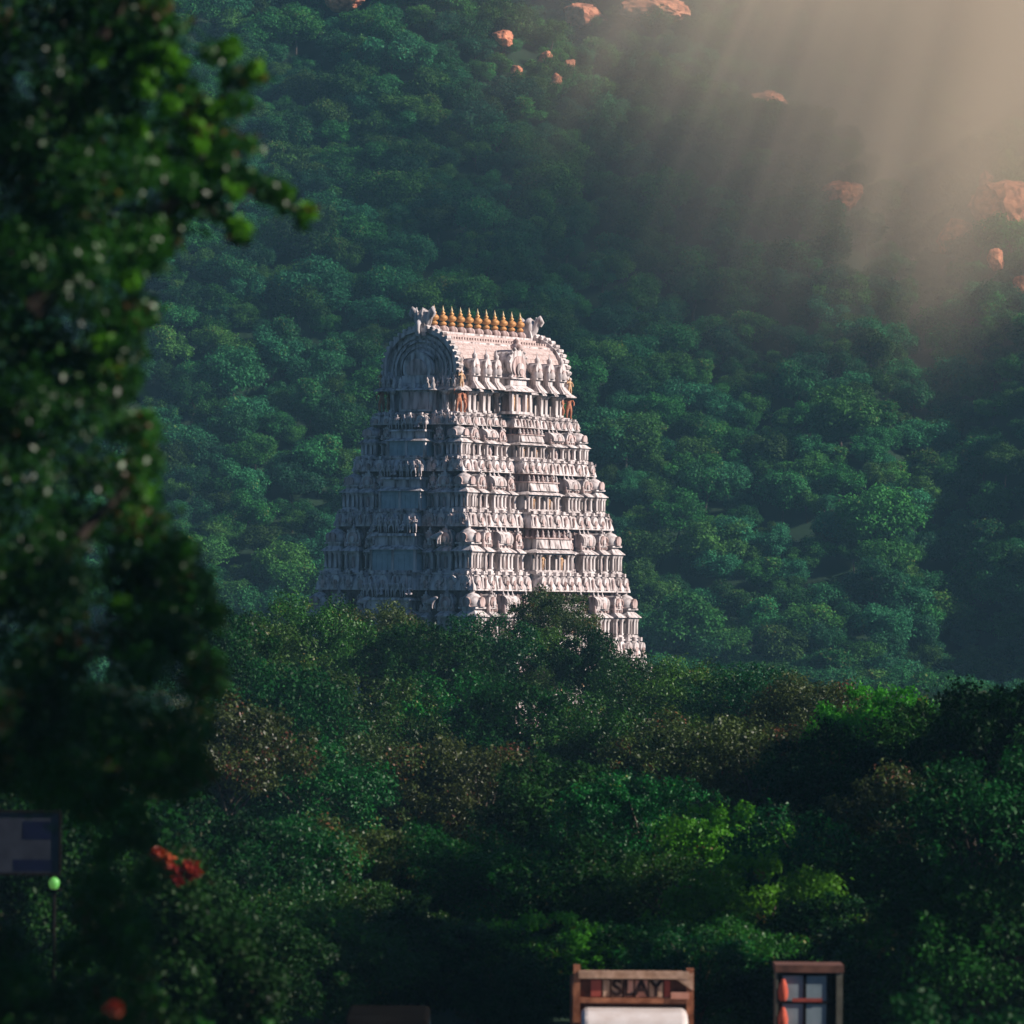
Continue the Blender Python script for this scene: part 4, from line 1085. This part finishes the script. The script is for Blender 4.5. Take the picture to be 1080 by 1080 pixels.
# dark van whose roof just shows
vx = (412-540)*sT; vz = CAMZ-(1072-650)*sT; VN = empty('van', (vx, 117.5, 0)); tag(VN, 'dark van with only its flat roof showing at the bottom edge left of the truck', 'van')
M_VAN = noise_mat('dark_grey_paint', (.005, .004, .004), (.010, .009, .008), 2, .9, spec=0)
vb = MB(); vb.prism([(-2.1, .35), (2.1, .35), (2.1, vz-.1), (1.95, vz), (-1.1, vz), (-1.35, vz-.08), (-1.9, 1.15), (-2.1, 1.05)], -.8, .8, 0, 'x')
o = vb.obj('body', M_VAN, VN); bv = o.modifiers.new('b', 'BEVEL'); bv.width = .07; bv.segments = 2
MB().add([(-.68, -1.93, 1.2), (.68, -1.93, 1.2), (.62, -1.44, vz-.2), (-.62, -1.44, vz-.2), (-.68, -1.86, 1.2), (.68, -1.86, 1.2), (.62, -1.38, vz-.2), (-.62, -1.38, vz-.2)], [(0, 1, 2, 3), (7, 6, 5, 4), (0, 4, 5, 1), (1, 5, 6, 2), (2, 6, 7, 3), (3, 7, 4, 0)]).obj('windscreen', M_GLASS, VN)
for sx in (-1, 1):
    MB().box(sx*.55-.13, sx*.55+.13, -2.14, -2.05, .7, .86).obj('headlight', M_LAMP, VN)
    MB().box(*sorted((sx*.78, sx*.815)), -.9, 1.7, 1.3, vz-.25).obj('side_window', M_GLASS, VN)
    for y in (-1.35, 1.35): wheel(VN, sx*.72, y, .32, .2)

# glass booth
bx = (858-540)*sT; bt = CAMZ-(1016-650)*sT; BT = empty('glass_booth', (bx, DT, 0)); tag(BT, 'narrow brown framed glass booth with grey panes and red things behind them', 'booth')
hw2 = 35*sT
M_BFR = noise_mat('booth_frame', (.10, .045, .03), (.22, .10, .065), 5, .6); M_BPO = noise_mat('booth_post', (.09, .085, .06), (.16, .15, .11), 5, .7)
f = MB(); f.box(-hw2-.02, hw2+.02, -.08, 1.1, bt-.14, bt); f.box(-hw2, hw2, 0, 1.05, 0, .3); f.box(-hw2, hw2, 1.0, 1.05, .3, bt-.14)
f.obj('frame', M_BFR, BT)
f = MB(); f.box(hw2-.12, hw2, -.06, .1, .3, bt-.14); f.box(-hw2, -hw2+.03, -.03, 1.0, .3, bt-.14); f.box(hw2-.04, hw2, .1, 1.0, .3, bt-.14); f.obj('side_post', M_BPO, BT)
f = MB()
x0, x1 = -hw2+.03, hw2-.12; xm = x0+(x1-x0)*.46; xn = x0+(x1-x0)*.86
for x in (x0+.06, xm, xn): f.box(x-.03, x+.03, -.02, .04, .3, bt-.14)
for z in (bt-.2, bt-.74, bt-1.28, bt-1.82, bt-2.3): f.box(x0, x1, -.025, .045, z, z+.05)
f.obj('glazing_bars', M_INK, BT)
M_PANE = noise_mat('dusty_glass', (.20, .27, .29), (.32, .40, .42), 2, .25, 0)
for z in (bt-.69, bt-1.23, bt-1.77, bt-2.25):
    MB().box(x0+.09, xm-.03, .0, .012, z, z+.48).obj('pane', M_PANE, BT); MB().box(xm+.03, xn-.03, .0, .012, z, z+.48).obj('pane', M_PANE, BT)
    mb = MB().lathe(x0+.10, -.13, [(.05, z+.0), (.09, z+.06), (.10, z+.2), (.07, z+.33), (.03, z+.42)], 10); mb.obj('red_lantern', noise_mat('red_cloth', (.45, .06, .03), (.68, .13, .07), 6, .8), BT)
    MB().box(xm-.24, xn-.12, -.045, -.026, z-.02, z+.05).obj('red_ledge', M_REDP, BT)

# signboard on a pole, left
d = 104.0; s = PX*d; sx0 = (-60-540)*s; sx1 = (64-540)*s; z0 = CAMZ-(925-650)*s; z1 = CAMZ-(862-650)*s; xc = (sx0+sx1)/2
SB = empty('signboard', (xc, d, 0)); tag(SB, 'dim blue and greyish white signboard on poles at the lower left edge', 'signboard')
hwS = (sx1-sx0)/2
M_SBW = noise_mat('shaded_white_paint', (.022, .024, .036), (.040, .044, .060), 3, .6); M_SBB = noise_mat('shaded_navy_paint', (.002, .003, .022), (.004, .006, .034), 3, .5)  # near-black tones put the sign's shade into its paint colours
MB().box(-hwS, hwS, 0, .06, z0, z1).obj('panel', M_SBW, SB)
H_ = z1-z0
for q in ((hwS-.62, hwS-.14, z1-.44*H_, z1-.14*H_), (hwS-.78, hwS-.10, z0+.03*H_, z0+.22*H_), (-hwS+.1, -hwS+.9, z0+.2*H_, z0+.7*H_)):
    MB().box(q[0], q[1], -.004, 0, q[2], q[3]).obj('blue_patch', M_SBB, SB)
f = MB(); f.box(-hwS-.03, hwS+.03, -.03, .08, z1, z1+.05); f.box(-hwS-.03, hwS+.03, -.03, .08, z0-.05, z0); f.box(hwS, hwS+.04, -.03, .08, z0, z1); f.box(-hwS-.04, -hwS, -.03, .08, z0, z1); f.obj('frame', M_INK, SB)
for x in (-hwS*.7, ): MB().tube([(x, .12, -.2), (x, .12, z1)], [.05, .05], 8).obj('pole', M_INK, SB)
gl = CAMZ-(935-650)*s; gx_ = (60-540)*s
LP = empty('green_lamp', (gx_, d-.1, 0)); tag(LP, 'small round glowing green lamp under the corner of the signboard', 'lamp')
MB().tube([(0, 0, -.2), (0, 0, gl-.14)], [.04, .03], 8).obj('pole', M_INK, LP)
MB().lathe(0, 0, [(.05, gl-.16), (.15, gl-.13), (.15, gl-.11)], 12).obj('socket', M_INK, LP)
MB().lathe(0, 0, [(.05, gl-.11), (.085, gl-.06), (.095, gl), (.08, gl+.05), (.04, gl+.085), (.01, gl+.095)], 16).obj('bulb', flat('green_light', (.1, .4, .08), .4, emit=(.20, .55, .10), es=.28), LP)

# ------------------------------------------------------------------ haze, and right-hand hill mist with light shafts built into its density
hz = MB().box(-1150, 1150, -150, 1320, -2.0, 330).obj('haze', None); tag(hz, kind='stuff'); hz.data.materials.clear()
m = bpy.data.materials.new('haze'); m.use_nodes = True; nt = m.node_tree; nt.nodes.clear()
out = nt.nodes.new('ShaderNodeOutputMaterial'); pv = nt.nodes.new('ShaderNodeVolumePrincipled')
pv.inputs['Color'].default_value = (.36, .74, 1.0, 1); pv.inputs['Density'].default_value = .00015; pv.inputs['Anisotropy'].default_value = 0.0
nt.links.new(pv.outputs[0], out.inputs['Volume']); hz.data.materials.append(m)

dm_ = 680.0; apx = ((1045-540)*PX*dm_, dm_, CAMZ+(650+20)*PX*dm_)   # upper right, centre of the density that makes the glow
mist = MB().lathe(0, 0, [(8, -96), (55, -84), (84, -54), (97, -10), (84, 22), (20, 46)], 24).obj('mist', None, None, apx)
tag(mist, 'bank of warm sunlit mist with light shafts shaped into its density over the upper right hillside', 'mist', kind='stuff')
mist.data.materials.clear()
m = bpy.data.materials.new('mist'); m.use_nodes = True; nt = m.node_tree; nt.nodes.clear(); N, L = nt.nodes, nt.links
out = N.new('ShaderNodeOutputMaterial'); pv = N.new('ShaderNodeVolumePrincipled'); pv.inputs['Color'].default_value = (1, .82, .60, 1)  # warm glow put into the mist's own colour
L.new(pv.outputs[0], out.inputs['Volume'])
tc = N.new('ShaderNodeTexCoord'); sp = N.new('ShaderNodeSeparateXYZ'); L.new(tc.outputs['Object'], sp.inputs[0])
ln = N.new('ShaderNodeVectorMath'); ln.operation = 'LENGTH'; L.new(tc.outputs['Object'], ln.inputs[0])
fall = N.new('ShaderNodeMapRange'); fall.interpolation_type = 'SMOOTHERSTEP'
L.new(ln.outputs['Value'], fall.inputs[0]); fall.inputs['From Min'].default_value = 96; fall.inputs['From Max'].default_value = 0
pw = N.new('ShaderNodeMath'); pw.operation = 'POWER'; L.new(fall.outputs[0], pw.inputs[0]); pw.inputs[1].default_value = 3.0
def mth(op, a, b=None):
    q = N.new('ShaderNodeMath'); q.operation = op
    for i, v in enumerate((a, b)):
        if v is None: continue
        if isinstance(v, (int, float)): q.inputs[i].default_value = v
        else: L.new(v, q.inputs[i])
    return q.outputs[0]
zz = mth('SUBTRACT', 120.0, sp.outputs[2]); ang = mth('DIVIDE', mth('SUBTRACT', sp.outputs[0], 26.0), mth('MAXIMUM', zz, 3.0))
nz = N.new('ShaderNodeTexNoise'); nz.noise_dimensions = '1D'; nz.inputs['Scale'].default_value = 17.0; nz.inputs['Detail'].default_value = 2; L.new(ang, nz.inputs['W'])  # radial density streaks imitate light shafts
mr = N.new('ShaderNodeMapRange'); L.new(nz.outputs[0], mr.inputs[0]); mr.inputs['From Min'].default_value = .35; mr.inputs['From Max'].default_value = .68
mr.inputs['To Min'].default_value = .60; mr.inputs['To Max'].default_value = 1.25
nz2 = N.new('ShaderNodeTexNoise'); nz2.inputs['Scale'].default_value = .035; L.new(tc.outputs['Object'], nz2.inputs['Vector'])
dens = mth('MULTIPLY', mth('MULTIPLY', pw.outputs[0], mr.outputs[0]), mth('MULTIPLY', nz2.outputs[0], .092))
edge = N.new('ShaderNodeMapRange'); edge.interpolation_type = 'SMOOTHSTEP'; L.new(sp.outputs[0], edge.inputs[0])
edge.inputs['From Min'].default_value = 24; edge.inputs['From Max'].default_value = 4
topf = N.new('ShaderNodeMapRange'); topf.interpolation_type = 'SMOOTHSTEP'; L.new(sp.outputs[2], topf.inputs[0])
topf.inputs['From Min'].default_value = 16; topf.inputs['From Max'].default_value = 1
dens = mth('MULTIPLY', mth('MULTIPLY', dens, edge.outputs[0]), topf.outputs[0])
L.new(dens, pv.inputs['Density']); mist.data.materials.append(m)
m.cycles.volume_step_rate = 1.0
